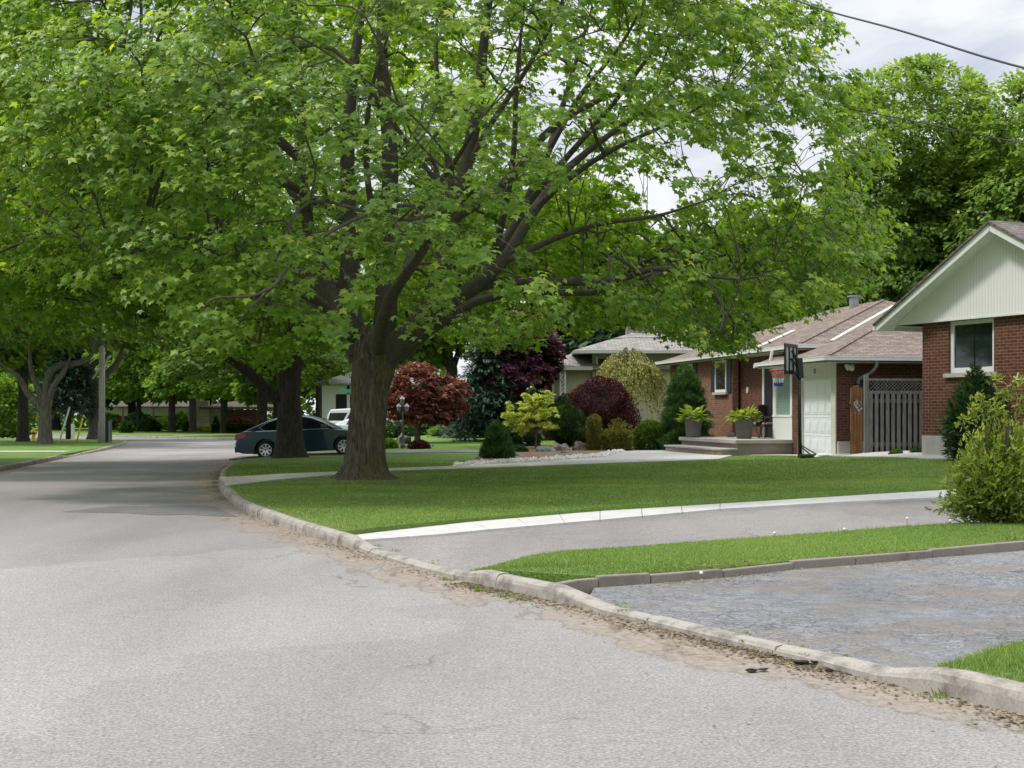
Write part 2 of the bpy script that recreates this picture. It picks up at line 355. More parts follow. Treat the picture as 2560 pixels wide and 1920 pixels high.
def siding_mat(name, col, pitch=.11, axis=0):
    m, t, b = nmat(name)
    uvn = t.nodes.new('ShaderNodeTexCoord'); sp = t.nodes.new('ShaderNodeSeparateXYZ'); t.links.new(uvn.outputs['UV'], sp.inputs[0])
    mo = t.nodes.new('ShaderNodeMath'); mo.operation = 'PINGPONG'; mo.inputs[1].default_value = pitch/2; t.links.new(sp.outputs[axis], mo.inputs[0])
    r = ramp(t, mo.outputs[0], [(.0, 0.0), (.012, 1.0)])
    n = noise(t, coords(t), 2.5, 5, .6)
    c = mix(t, r.outputs[0], tuple(c*.72 for c in col), mix(t, n, tuple(c*.94 for c in col), col))
    t.links.new(c, b.inputs['Base Color']); b.inputs['Roughness'].default_value = .45
    bump(t, b, r.outputs[0], .5, .01); return m
M['siding_white'] = siding_mat('white_siding', (.86, .845, .83), .1)
M['siding_beige'] = siding_mat('beige_siding', (.44, .42, .28), .2)
M['white'] = plain('white_paint', (.76, .78, .76), .4, var=.05)
M['cream'] = plain('cream_paint', (.62, .61, .54), .5, var=.05)
M['soffit'] = plain('soffit_paint', (.5, .5, .45), .5, var=.05)
M['glass'] = plain('window_glass', (.018, .028, .028), .06, var=.3, scale=2, spec=.7)
M['glass_blind'] = siding_mat('blind_glass', (.2, .3, .27), .09, 1)
M['dark'] = plain('dark_opening', (.012, .011, .012), .6)
M['shutter'] = siding_mat('navy_shutter', (.018, .024, .034), .06, 1)
M['black'] = plain('black_plastic', (.014, .014, .016), .45)
M['rubber'] = plain('tyre_rubber', (.018, .018, .018), .85)
M['metal'] = plain('alloy', (.55, .56, .57), .3, metal=.85)
M['grey_metal'] = plain('galvanised', (.3, .31, .32), .5, metal=.4)
M['orange'] = plain('orange_rim', (.62, .09, .05), .5)
M['net_white'] = plain('net_white', (.7, .7, .68), .8)
M['net_red'] = plain('net_red', (.55, .12, .1), .8)
M['net_blue'] = plain('net_blue', (.03, .09, .4), .8)
def wood_mat(name, cols, s=1):
    m, t, b = nmat(name); v = coords(t, 'Object', (9*s, 9*s, 1*s)); f = noise(t, v, 3, 7, .65, .4)
    r = ramp(t, f, [(.3, cols[0]), (.55, cols[1]), (.75, cols[2])])
    t.links.new(r.outputs[0], b.inputs['Base Color']); b.inputs['Roughness'].default_value = .85; b.inputs['Specular IOR Level'].default_value = .2
    bump(t, b, f, .6, .01); return m
M['wood_grey'] = wood_mat('weathered_wood', [(.11, .108, .1), (.23, .225, .212), (.35, .342, .325)])
M['cedar'] = wood_mat('cedar', [(.11, .05, .02), (.26, .13, .06), (.38, .2, .1)])
M['pole'] = wood_mat('pole_wood', [(.34, .32, .29), (.5, .475, .44), (.6, .57, .53)])
M['pot'] = plain('planter_grey', (.15, .138, .128), .8, var=.12, bmp=.004)
M['wicker'] = plain('wicker_dark', (.035, .026, .024), .7, var=.4, scale=40)
M['cushion'] = plain('cushion', (.4, .3, .25), .9)
M['rock'] = plain('grey_rock', (.21, .185, .16), .9, var=.45, scale=5, bmp=.02)
M['rock_blue'] = plain('blue_rock', (.19, .23, .21), .9, var=.35, scale=4, bmp=.02)
M['rock_red'] = plain('red_rock', (.15, .1, .088), .9, var=.4, scale=5, bmp=.02)
M['gravel'] = plain('white_gravel', (.62, .6, .55), .85, var=.25, scale=3)
M['yellow_paint'] = plain('yellow_paint', (.8, .58, .06), .5)
M['wire'] = plain('cable', (.03, .022, .035), .6)
M['teal'] = plain('teal_paint', (.05, .32, .27), .5)
M['litter'] = leaf_mat('litter', [(0, (.035, .022, .012)), (.5, (.15, .10, .05)), (1, (.36, .3, .14))], .1)
M['clod'] = plain('black_debris', (.018, .014, .012), .95, var=.4, scale=30)
M['flower_w'] = plain('white_petal', (.75, .72, .7), .7)
M['flower_p'] = plain('pink_petal', (.55, .25, .36), .7)

# ------------------------------------------------------------------ terrain
KR = [(7.6,-7.0,.13),(5.3,-.4,.13),(4.3,3.2,.13),(3.5,5.6,.13),(2.71,7.53,.14),(2.49,8.0,.14),(2.40,8.18,.13),(2.17,8.48,.075),(1.97,9.0,.06),(1.73,9.46,.055),(1.46,9.96,.055),
      (.705,11.4,.06),(.5,11.85,.10),(.33,12.2,.135),(-.31,13.3,.135),(-.55,13.72,.07),(-.99,14.7,.05),(-1.5,15.9,.05),(-1.78,16.6,.06),(-2.0,17.1,.13),(-2.67,18.6,.14),
      (-3.5,20.8,.14),(-4.19,22.7,.14),(-4.87,24.9,.14),(-5.6,27.7,.14),(-6.27,30.4,.14),(-7.1,34.5,.10),(-7.76,37.9,.12),(-8.55,43.0,.1),(-9.2,47.5,.06),(-9.4,49.0,.03),(-9.9,53.5,.03),(-10.3,56,.12),(-11,64,.12),(-12,77,.12)]
KL = [(1.5,-7),(-1.5,0),(-4.3,7.5),(-6.9,14),(-9.6,22),(-12.6,32),(-14.3,39.8),(-16,50.3),(-16.5,53.2),(-18.0,63.2),(-20.1,73.9),(-21.4,79),(-25,83),(-60,104)]
_A = np.array([(p[0], p[1]) for p in KR]); _K = np.array([p[2] for p in KR])
def kerbdist(P):
    """signed distance to the right kerb face (+ on the lawn side) and kerb height there; P (n,2)"""
    P = np.atleast_2d(P).astype(float); best = np.full(len(P), 1e9); sg = np.zeros(len(P)); kh = np.zeros(len(P))
    for i in range(len(_A)-1):
        a, b = _A[i], _A[i+1]; ab = b-a; t = np.clip(((P-a)@ab)/(ab@ab), 0, 1)
        q = a+t[:, None]*ab; d = np.linalg.norm(P-q, axis=1)
        cr_ = ab[0]*(P[:, 1]-a[1])-ab[1]*(P[:, 0]-a[0])
        m = d < best-1e-9; best[m] = d[m]; sg[m] = np.where(cr_[m] < 0, 1, -1); kh[m] = (_K[i]*(1-t)+_K[i+1]*t)[m]
    return best*sg, kh
def sst(x): x = np.clip(x, 0, 1); return x*x*(3-2*x)
def rise(P, s):
    x, y = P[:, 0], P[:, 1]
    r = .27*np.clip(s, 0, 22)/20
    r = r+.022*np.clip(y-50, 0, 28)*sst((x+9)/6)
    r = r+.20*sst((x-7.5)/3.5)*sst((y-28)/8)*(1-sst((y-38)/6))
    return r
def h_grass(P):
    P = np.atleast_2d(P).astype(float); s, k = kerbdist(P); wgt = sst(s/1.6)
    return (k*(1-wgt)+.14*wgt)+rise(P, s)+.02*vnoise(np.c_[P, P[:, 0]*0], .35, 3)*sst(s/3)
def h_drive(P):
    P = np.atleast_2d(P).astype(float); s, k = kerbdist(P)
    return .045+rise(P, s)
def hg(x, y): return float(h_grass([(x, y)])[0])
def G(px, py, fn=h_grass):
    d = 1.5*FPX/(py-HY)
    for _ in range(14):
        x = (px-1280)/FPX*d; z = float(fn([(x, d)])[0]); dn = (EYE-z)*FPX/(py-HY); d = .5*d+.5*min(dn, 120)
    return ((px-1280)/FPX*d, d)
def offs(poly, o):
    """offset of a polyline to its right side"""
    out = []
    for i, p in enumerate(poly):
        a = poly[max(0, i-1)]; b = poly[min(len(poly)-1, i+1)]
        dx, dy = b[0]-a[0], b[1]-a[1]; l = math.hypot(dx, dy); out.append((p[0]+dy/l*o, p[1]-dx/l*o))
    return out
def patch(name, poly, zfn, mat, step=1.0, skirt=.18, off=0.0, ymax_fine=60, kind='structure', attr=None, parent=None):
    bm = bmesh.new(); vs = [bm.verts.new((p[0], p[1], 0)) for p in poly]
    f = bm.faces.new(vs)
    if f.normal.z < 0: f.normal_flip()
    f.normal_update()
    if f.normal.z < 0: f.normal_flip()
    bmesh.ops.triangulate(bm, faces=bm.faces[:], ngon_method='EAR_CLIP')
    xs = [p[0] for p in poly]; ys = [p[1] for p in poly]
    def cuts(a, b, fine_to):
        o = []; x = math.floor(a/step)*step+step
        while x < b:
            o.append(x); x += step if x < fine_to else step*5
        return o
    for x in cuts(min(xs), max(xs), 24): bmesh.ops.bisect_plane(bm, geom=bm.verts[:]+bm.edges[:]+bm.faces[:], plane_co=(x, 0, 0), plane_no=(1, 0, 0), dist=1e-5)
    for y in cuts(min(ys), max(ys), ymax_fine): bmesh.ops.bisect_plane(bm, geom=bm.verts[:]+bm.edges[:]+bm.faces[:], plane_co=(0, y, 0), plane_no=(0, 1, 0), dist=1e-5)
    bm.verts.ensure_lookup_table(); P = np.array([(v.co.x, v.co.y) for v in bm.verts]); Z = zfn(P)+off
    for v, z in zip(bm.verts, Z): v.co.z = z
    if skirt:
        be = [e for e in bm.edges if e.is_boundary]; r = bmesh.ops.extrude_edge_only(bm, edges=be)
        for v in [x for x in r['geom'] if isinstance(x, bmesh.types.BMVert)]: v.co.z -= skirt
    bmesh.ops.recalc_face_normals(bm, faces=bm.faces)
    up = sum(f.normal.z*f.calc_area() for f in bm.faces)
    if up < 0: bmesh.ops.reverse_faces(bm, faces=bm.faces)
    me = bpy.data.meshes.new(name); bm.to_mesh(me); bm.free()
    co = np.empty(len(me.vertices)*3, dtype=np.float32); me.vertices.foreach_get('co', co); co = co.reshape(-1, 3)
    for an, fn in (attr or {}).items():
        a = me.attributes.new(an, 'FLOAT', 'POINT'); a.data.foreach_set('value', fn(co[:, :2]).astype(np.float32))
    o = link(name, me, mat, parent)
    if kind: o['kind'] = kind
    return o
# ------------------------------------------------------------------ ground, road, kerbs, lawns, drives
KR2 = [(p[0], p[1]) for p in KR]
def zero(P): return np.zeros(len(P))
def flat(z): return lambda P: np.full(len(P), z)
me = bpy.data.meshes.new('ground'); me.from_pydata([(-1500,-300,-.3),(1500,-300,-.3),(1500,2500,-.3),(-1500,2500,-.3)], [], [(0,1,2,3)])
tag(link('ground', me, M['grass']), kind='structure')
def roaddist(P):
    s, _ = kerbdist(P); s = np.abs(s); A = np.array(KL, dtype=float); best = np.full(len(P), 1e9)
    for i in range(len(A)-1):
        a, b = A[i], A[i+1]; ab = b-a; t = np.clip(((P-a)@ab)/(ab@ab), 0, 1); best = np.minimum(best, np.linalg.norm(P-a-t[:, None]*ab, axis=1))
    return np.clip(np.minimum(s, best*.8+.25), 0, 9)
road_poly = offs(KR2, .08)+[(-8,77.4),(10,74),(45,68),(45,80),(0,87),(-16.5,88),(-28.8,101),(-62,126)]+offs(KL, -.08)[::-1]
patch('road', road_poly, zero, M['road'], step=.5, skirt=.3, ymax_fine=44, attr={'kd': roaddist})
patch('road_patch', [((px-1280)/FPX*EYE*FPX/(py-HY), EYE*FPX/(py-HY)) for px, py in [(155,1280),(285,1265),(370,1266),(459,1262),(538,1267),(595,1292),(540,1291),(475,1287),(390,1288),(316,1283)]], flat(.004), M['tar'], step=1.0, skirt=0)  # thin sheet of asphalt darker than the road around it
def kerb(name, poly, hts, side=1, joint=2.4, seed=1, wd=.15):
    rs = random.Random(seed); mb = MB(); P = [Vector((p[0], p[1], 0)) for p in poly]
    pts = []; acc = 0
    for i in range(len(P)-1):
        L_ = (P[i+1]-P[i]).length; n = max(1, int(L_/.3))
        for k in range(n):
            t = k/n; pts.append((P[i].lerp(P[i+1], t), hts[i]*(1-t)+hts[i+1]*t, acc+L_*t))
        acc += L_
    pts.append((P[-1], hts[-1], acc))
    seg = []; nextj = joint*rs.uniform(.5, 1); segs = []
    for i, q in enumerate(pts):
        seg.append(i)
        if q[2] > nextj or i == len(pts)-1:
            segs.append(seg); seg = [i]; nextj = q[2]+joint*rs.uniform(.6, 1.5)
    for sg in segs:
        if len(sg) < 2: continue
        dz = rs.uniform(-.010, .006); dx = rs.uniform(-.010, .008); rings = []
        for j, i in enumerate(sg):
            p, k, _ = pts[i]; a = pts[max(0, i-1)][0]; b = pts[min(len(pts)-1, i+1)][0]; d = (b-a).normalized()
            r = Vector((d.y, -d.x, 0))*side; pp = p.copy()
            if j == 0 and i > 0: pp += d*.010
            if j == len(sg)-1 and i < len(pts)-1: pp -= d*.010
            e = rs.uniform(-.006, .006); f = rs.uniform(-.007, .007)
            if rs.random() < .12: f -= .018
            ch = .03 if j in (0, len(sg)-1) else .02
            prof = [(0+e+dx, -.12), (.012+e+dx, k*.55), (.02+e+dx+abs(f), k-ch+dz), (.045+e+dx, k-.004+dz+f*.5), (wd*.6, k+.004+dz), (wd+e*.5, k+dz), (wd+.01, -.12)]
            rings.append([pp+r*u+Vector((0, 0, z)) for u, z in prof])
        n = 7; vs = [q for r_ in rings for q in r_]; fs = []
        for i in range(len(rings)-1):
            for k in range(n-1): fs.append((i*n+k, i*n+k+1, (i+1)*n+k+1, (i+1)*n+k))
        fs += [tuple(range(n)), tuple(range((len(rings)-1)*n, len(rings)*n))[::-1]]
        mb.add(vs, fs)
    return tag(mb.build(name, M['kerb']), kind='structure')
kerb('kerb', KR2[:-3]+KR2[-3:], [p[2] for p in KR], 1, 2.2, 5)
lk = [(p, h) for p, h in zip(KL, [.13]*6+[.13,.13,.03,.13,.13,.12,.12,.12])]
kerb('kerb', KL, [h for _, h in lk], -1, 3.2, 8)
kerb('kerb', [(-62,126),(-28.8,101),(-16.5,88),(0,87),(45,80)], [.1]*5, -1, 4, 9)
KB = offs(KR2, .145)                                 # back edge of the kerb
def kb(y0, y1): return [p for p in KB if y0 <= p[1] <= y1]
GD = lambda px, py: G(px, py, h_drive)
# pixel-measured plan points, each intersected with the terrain
GS = lambda px, py: G(px, py, lambda P: h_drive(P)+.03)
strip_top = [G(862,1328),G(952,1317),G(1178,1295),G(1500,1267),G(1800,1246),G(2234,1222),G(2408,1215),G(2700,1196)]
strip_bot = [GS(893,1350),GS(1088,1336),GS(1223,1323),GS(1500,1299),GS(1800,1272),GS(2104,1254),GS(2364,1242),GS(2700,1222)]
c_top = [G(1256,1407),G(1330,1388),G(1412,1377),G(1736,1354),G(1800,1350),G(2104,1328),G(2320,1311),G(2560,1300),G(2800,1290)]
c_bot = [G(1490,1440),G(1620,1432),G(1800,1420),G(1974,1402),G(2130,1390),G(2320,1372),G(2560,1351),G(2800,1335)]
def ext(L_, x1=26):
    a, b = L_[-2], L_[-1]; f = (x1-b[0])/(b[0]-a[0]); L_.append((x1, b[1]+(b[1]-a[1])*f*.6))
for L_ in (strip_top, strip_bot, c_top, c_bot): ext(L_)
a_top = [G(2330,1668),G(2365,1660),G(2430,1640),G(2500,1618),G(2600,1592),G(2800,1556)]; ext(a_top); a_top[-1] = (26, 9.6)
e_bot = [(p[0]+.02, p[1]-.13) for p in c_bot]
i_strip = 17.05
back = [(-11,76.5)]
def bare(P):
    s, _ = kerbdist(P); v = np.exp(-np.clip(s-.1, 0, 9)/.16)*.95
    v *= (P[:, 1] > 16)
    tx = np.array(TREE); d = np.hypot(P[:, 0]-tx[0], (P[:, 1]-tx[1])*.8); v = np.maximum(v, .9*np.exp(-np.clip(d-.75, 0, 9)/.35))
    d2 = np.hypot(P[:, 0]-tx[0]+1.5, (P[:, 1]-tx[1]+1.2)); v = np.maximum(v, .35*np.exp(-d2/1.0))
    return np.clip(v, 0, 1)
TREE = G(918,1196)
lawn_poly = [p for p in KB if 17.3 < p[1] < 78]+[(0,76),(14,74),(45,67),(60,40),(60,22),strip_top[-1]]+strip_top[::-1][1:-1]+[(strip_top[0][0], strip_top[0][1])]
patch('lawn', lawn_poly, h_grass, M['grass'], step=.8, skirt=.35, attr={'bare': bare})
median_poly = [p for p in kb(12.3, 13.8)][::-1]+[c_bot[0]]+c_bot[1:]+c_top[::-1]
patch('lawn', median_poly, h_grass, M['grass'], step=.5, skirt=.2, attr={'bare': lambda P: np.zeros(len(P))})
corner_poly = [(26,-6),(7.4,-6.4)]+[p for p in KB if -6 < p[1] < 8.25]+a_top[0:]
patch('lawn', corner_poly, h_grass, M['grass'], step=.4, skirt=.2, attr={'bare': lambda P: np.zeros(len(P))})
strip_poly = strip_top+strip_bot[::-1]+[KB[[i for i,p in enumerate(KB) if p[1]>16.5][0]]]
SJ = 9
for j in range(len(strip_top)-1):
    for q in range(3 if j < 6 else 1):
        m_ = 3 if j < 6 else 1; f0, f1 = q/m_, (q+1)/m_
        L2 = lambda A_, f: (A_[j][0]+(A_[j+1][0]-A_[j][0])*f, A_[j][1]+(A_[j+1][1]-A_[j][1])*f)
        e_ = .006/ max(.5, math.hypot(strip_top[j+1][0]-strip_top[j][0], strip_top[j+1][1]-strip_top[j][1])/1.0)
        patch('concrete_strip', [L2(strip_top, f0+e_), L2(strip_top, f1-e_), L2(strip_bot, f1-e_), L2(strip_bot, f0+e_)], lambda P: h_drive(P)+.03, M['white_concrete'], step=1.0, skirt=.12)
d2_poly = [p for p in KB if 13.5 < p[1] < 17.0]+strip_bot+c_top[::-1][0:]
d2_poly = [p for p in KB if 13.5 < p[1] < 17.3]+[(q[0], q[1]+.1) for q in strip_bot]+[(q[0]-.0, q[1]-.12) for q in c_top[::-1]]
patch('driveway', d2_poly, h_drive, M['drive'], step=.8, skirt=.2)
d1_poly = [p for p in KB if 8.2 < p[1] < 12.25]+[(q[0], q[1]+.05) for q in c_bot]+[(26, 10)]+[(q[0], q[1]-.1) for q in a_top[::-1]]
patch('driveway', d1_poly, h_drive, M['cracked'], step=.8, skirt=.2)
# low stone edging between the cracked driveway and the grass strip
ed = MB(); rs = random.Random(4); ep = [(c_bot[0][0]-.42, c_bot[0][1]-.42), (c_bot[0][0]-.2, c_bot[0][1]-.12)]+[(p[0], p[1]) for p in c_bot]
pts = []
for i in range(len(ep)-1):
    a, b = Vector(ep[i]), Vector(ep[i+1]); n = max(1, round((b-a).length/1.1))
    for k in range(n): pts.append(a.lerp(b, k/n))
pts.append(Vector(ep[-1]))
for i in range(len(pts)-1):
    a, b = pts[i], pts[i+1]; d = (b-a).normalized(); zz = [hg(p.x, p.y)+rs.uniform(-.01, .012)+.012 for p in (a, b)]
    a = a+d*.003; b = b-d*.003; o = rs.uniform(-.007, .007)
    ed.bar((a.x, a.y-.05+o, zz[0]-.115), (b.x, b.y-.05+o, zz[1]-.115), .085, .20)
tag(ed.build('edging', M['edging'], bevel=.012), kind='structure')
# front walk, gravel, mulch, pale forecourt
pw_low = [G(566,1217),G(584,1214),G(686,1202),G(848,1188),G(984,1178),G(1126,1174),G(1300,1168),G(1553,1158),G(1700,1153),G(1797,1149)]
pw_up = [G(552,1196),G(702,1187),G(852,1181),G(980,1172),G(1126,1167),G(1300,1158),G(1521,1143),G(1569,1128),G(1664,1125),G(1740,1128),G(1830,1140)]
patch('path', pw_low+pw_up[::-1], h_grass, M['path'], step=1.2, skirt=.06, off=.025)
gr_poly = [G(1130,1167),G(1300,1158),G(1521,1143),G(1569,1128),G(1545,1126),G(1500,1137),G(1300,1151),G(1180,1157),G(1138,1160)]
patch('gravel_bed', gr_poly, h_grass, M['gravel'], step=1.2, skirt=.05, off=.018)
mu_poly = [G(1150,1158),G(1300,1150),G(1500,1136),G(1560,1124),G(1690,1121),G(1720,1108),G(1640,1100),G(1530,1106),G(1420,1111),G(1310,1119),G(1290,1130),G(1220,1143)]
patch('mulch_bed', mu_poly, h_grass, M['mulch'], step=1.0, skirt=.1, off=.05)
fc_poly = [G(1960,1139.5),G(2060,1141),G(2300,1147),G(2440,1152),G(2700,1156),(17,37.5),(11.5,38.8),(9.4,40),(8.2,43),(6.9,43)]
patch('forecourt', fc_poly, h_grass, M['white_concrete'], step=1.0, skirt=.06, off=.022)
patch('driveway', [(-9.75,49.0),(-5,49.2),(6,49.9),(6,51.6),(-5,51.6),(-10.0,52.6)], lambda P: h_grass(P), M['drive'], step=1.0, skirt=.06, off=.02)
patch('lawn', offs(KL, -.14)+[(-200,150),(-200,-7)], flat(.13), M['grass'], step=4, skirt=.3)
patch('path', [(-60,52),(-17.2,54.5),(-17.3,56),(-60,54)], flat(.155), M['path'], step=4, skirt=.03)
far_poly = [(45,80.2),(0,87.2),(-16.4,88.2),(-28.7,101.2),(-62,126.3),(-300,250),(-300,500),(400,500),(400,70)]
patch('lawn', far_poly, flat(.11), M['grass'], step=20, skirt=.3, ymax_fine=1)
patch('path', [(-22.6,97.5),(-14,100),(-6,104),(-6,106),(-14.5,102),(-23.6,99)], flat(.135), M['path'], step=4, skirt=.03)
# ------------------------------------------------------------------ grass blades, litter, gravel stones
def inpoly(P, poly):
    x, y = P[:, 0], P[:, 1]; ins = np.zeros(len(P), bool); n = len(poly)
    for i in range(n):
        x1, y1 = poly[i]; x2, y2 = poly[(i+1) % n]
        c = ((y1 > y) != (y2 > y)) & (x < (x2-x1)*(y-y1)/(y2-y1+1e-12)+x1); ins ^= c
    return ins
RS = np.random.RandomState(11)
def blades(poly, dens, hgt, wd, ymax=99, excl=()):
    A = np.array(poly); x0, y0 = A.min(0); x1, y1 = A.max(0); y1 = min(y1, ymax)
    n = int((x1-x0)*(y1-y0)*dens); P = RS.rand(n, 2)*[x1-x0, y1-y0]+[x0, y0]
    P = P[np.abs(P[:, 0]) < P[:, 1]*.375+.2]; P = P[inpoly(P, poly)]
    for e in excl: P = P[~inpoly(P, e)]
    b_ = bare(P); P = P[RS.rand(len(P)) > b_*.85]
    return P, hgt, wd
BV = []; BF = []; BR = []; k0 = 0
walk = pw_low+pw_up[::-1]
for P, hh, wd in [blades(corner_poly, 6000, .032, .006), blades(median_poly, 3800, .028, .0065), blades(lawn_poly, 1500, .026, .010, 29, (walk,)), blades(lawn_poly, 350, .03, .018, 42, (walk, mu_poly, gr_poly, fc_poly))]:
    n = len(P); z = h_grass(P)-.004; a = RS.rand(n)*6.283; hr = hh*(.45+RS.rand(n)*.9); cl = vnoise(np.c_[P, P[:, :1]*0], 1.1, 9)
    hr *= 1+.3*cl
    dx, dy = np.cos(a)*wd/2, np.sin(a)*wd/2; lx, ly = RS.normal(size=n)*hr*.45, RS.normal(size=n)*hr*.45
    V = np.stack([np.c_[P[:, 0]-dx, P[:, 1]-dy, z], np.c_[P[:, 0]+dx, P[:, 1]+dy, z], np.c_[P[:, 0]+lx, P[:, 1]+ly, z+hr]], 1).reshape(-1, 3)
    BV.append(V); BF.append(np.arange(3*n).reshape(-1, 3)+k0); k0 += 3*n
    r = np.clip(.5+.22*RS.normal(size=n)+.16*cl+.16*vnoise(np.c_[P, P[:, :1]*0], .22, 19), 0, .93); dead = RS.rand(n) < .035; r[dead] = 1.0; BR.append(np.repeat(r, 3))
tag(link('grass', npmesh('grass', np.concatenate(BV), np.concatenate(BF), np.concatenate(BR)), M['blade']), 'short green grass blades covering the lawns', kind='stuff')
# litter: scraps along the gutter
def litter(name, ymax, n, smin, smax, spread, seed, zf, band, label, pick=None):
    rs = np.random.RandomState(seed); T = np.array(KR2); seg = np.linalg.norm(T[1:]-T[:-1], axis=1); cum = np.r_[0, np.cumsum(seg)]
    tot = np.interp(ymax, T[:, 1], cum); t0 = np.interp(6.6, T[:, 1], cum); t = t0+(tot-t0)*rs.rand(n)
    cl = vnoise(np.c_[t, t*0, t*0], .9, seed); keep = rs.rand(n) < np.clip(.42+.55*cl, .06, 1); t = t[keep]; n = len(t)
    X = np.interp(t, cum, T[:, 0]); Y = np.interp(t, cum, T[:, 1]); X2 = np.interp(t+.1, cum, T[:, 0]); Y2 = np.interp(t+.1, cum, T[:, 1])
    dx, dy = X2-X, Y2-Y; l = np.hypot(dx, dy)+1e-9; dx /= l; dy /= l
    o = -band[0]-np.abs(rs.normal(size=n))*spread if band[1] < 0 else band[0]+np.abs(rs.normal(size=n))*spread
    X += dy*o; Y -= dx*o; P = np.c_[X, Y]; z = zf(P)+.004
    sz = smin+(smax-smin)*rs.rand(n)**3; a = rs.rand(n)*6.28; ca, sa = np.cos(a)*sz, np.sin(a)*sz; e = .35+.4*rs.rand(n)
    up = sz*.5*rs.rand(n)
    V = np.stack([np.c_[X-ca, Y-sa, z], np.c_[X+sa*e, Y-ca*e, z+up], np.c_[X+ca, Y+sa, z+up*.3], np.c_[X-sa*e, Y+ca*e, z+up*.6]], 1).reshape(-1, 3)
    return tag(link(name, npmesh(name, V, np.arange(4*n).reshape(-1, 4), np.repeat(np.clip(rs.rand(n)*.9+(rs.rand(n) < .12)*.4, 0, 1), 4)), M['litter']), label, kind='stuff')
litter('near_litter', 13.5, 16000, .006, .024, .14, 25, zero, (.0, -1), 'dry brown and yellow scraps banked thickly against the near kerb')
litter('leaf_litter', 44, 15000, .006, .022, .13, 21, zero, (.02, -1), 'dry brown scraps gathered in the gutter along the kerb')
litter('loose_scraps', 30, 1500, .004, .013, 1.1, 22, zero, (.1, -1), 'small scraps scattered over the edge of the road')
def ico(r=1.0, sub=1, seed=0, amp=.25, sc=(1, 1, 1), flat_=None):
    bm = bmesh.new(); bmesh.ops.create_icosphere(bm, subdivisions=sub, radius=1.0); P = np.array([v.co[:] for v in bm.verts]); n1 = vnoise(P, 1.3, seed)*amp; n2 = vnoise(P, 3.1, seed+5)*amp*.4
    for v, a in zip(bm.verts, n1+n2): v.co = Vector((v.co.x*sc[0], v.co.y*sc[1], v.co.z*sc[2]))*(1+a)*r
    me = bpy.data.meshes.new('m'); bm.to_mesh(me); bm.free(); return me
# white stones
me0 = ico(1, 1, 3, .3); sv = np.array([v.co[:] for v in me0.vertices]); sf = np.array([p.vertices[:] for p in me0.polygons])
A = np.array(gr_poly); P = RS.rand(5200, 2)*(A.max(0)-A.min(0))+A.min(0); P = P[inpoly(P, gr_poly)][:2600]
n = len(P); z = h_grass(P)+.035; s = .022+.045*RS.rand(n)**1.5; V = (sv[None]*s[:, None, None]*(.7+.6*RS.rand(n, 1, 3)))+np.c_[P, z][:, None]
F = sf[None]+(np.arange(n)*len(sv))[:, None, None]
tag(link('gravel', npmesh('gravel', V.reshape(-1, 3), F.reshape(-1, 3)), M['gravel']), 'white stones laid in a band along the front walk', kind='stuff')
# weeds growing in the kerb joints
def tuft(mbl, x, y, z, n, h, sp, rs):
    for i in range(n):
        a = rs.uniform(0, 6.28); r = rs.uniform(0, sp); px_, py_ = x+math.cos(a)*r, y+math.sin(a)*r; hh = h*rs.uniform(.4, 1); b = rs.uniform(0, 6.28); w_ = .006
        k = len(mbl.v); mbl.v += [(px_-w_*math.cos(b), py_-w_*math.sin(b), z), (px_+w_*math.cos(b), py_+w_*math.sin(b), z), (px_+math.cos(a)*hh*.5, py_+math.sin(a)*hh*.5, z+hh)]; mbl.f.append((k, k+1, k+2))
wm = MB(); rs = random.Random(2)
for px, py, n, h in [(2375,1738,60,.06),(2330,1745,20,.04),(1120,1450,50,.035),(1200,1478,60,.035),(1260,1492,40,.03),(1300,1500,50,.035),(1180,1470,40,.03)]:
    d = EYE*FPX/(py-HY); x = (px-1280)/FPX*d
    tuft(wm, x, d, .0, n, h, .09, rs)
for i, (x, y) in enumerate(KB):
    if 9 < y < 11.7 or 14.2 < y < 16.8 :
        for k in range(6): tuft(wm, x+.04+rs.uniform(-.1, .1)*.5, y+rs.uniform(-.35, .35), h_drive([(x, y)])[0], 8, .02, .06, rs)
me = wm.mesh('w', uv=False, fix=False); a = me.attributes.new('rnd', 'FLOAT', 'POINT'); a.data.foreach_set('value', np.random.RandomState(1).rand(len(me.vertices)).astype(np.float32)*.9)
tag(link('weeds', me, M['blade']), 'small green weeds growing in the kerb joints and gutter', kind='stuff')
# black clods and dandelions
for px, py, s, lab in [(2004,1662,.05,'black wet leaf clump against the kerb, leftmost of the three at the kerb'),(2050,1662,.055,'largest black wet leaf clump against the kerb'),(2073,1681,.035,'small black clump in the gutter just below the largest clump'),(1880,1681,.04,'flat brown clump out on the road, left of its twin'),(1908,1679,.038,'brown clump out on the road, right of the flat one')]:
    d = EYE*FPX/(py-HY); me = ico(s*.62, 2, int(px), .5, (1.5, .9, .38)); o = link('leaf_clump', me, M['clod']); o.location = ((px-1280)/FPX*d, d, .015); tag(o, lab, 'leaf clump', 'dark leaf clumps beside the kerb')
for px, py, lab in [(1935,1341,'white dandelion head leftmost on the grass strip'),(2110,1331,'white dandelion head at the far edge of the grass strip'),(2267,1315,'tall white dandelion head right of the middle of the strip'),(2375,1309,'white dandelion head nearest the shrub'),(1752,1444,'fallen white dandelion head on the near edging stone')]:
    x, y = G(px, py+3); z = hg(x, y); t = thing('dandelion', (x, y, z), lab, 'dandelion', 'white dandelion heads on the grass strip')
    hgt = .10 if px == 2267 else .045
    MB().tube([(0, 0, 0), (.004, 0, hgt)], .0025, 5).build('stem', M['blade'], t); o = link('flower_head', ico(.017, 2, 1, .1), M['flower_w'], t); o.location = (.004, 0, hgt+.008)

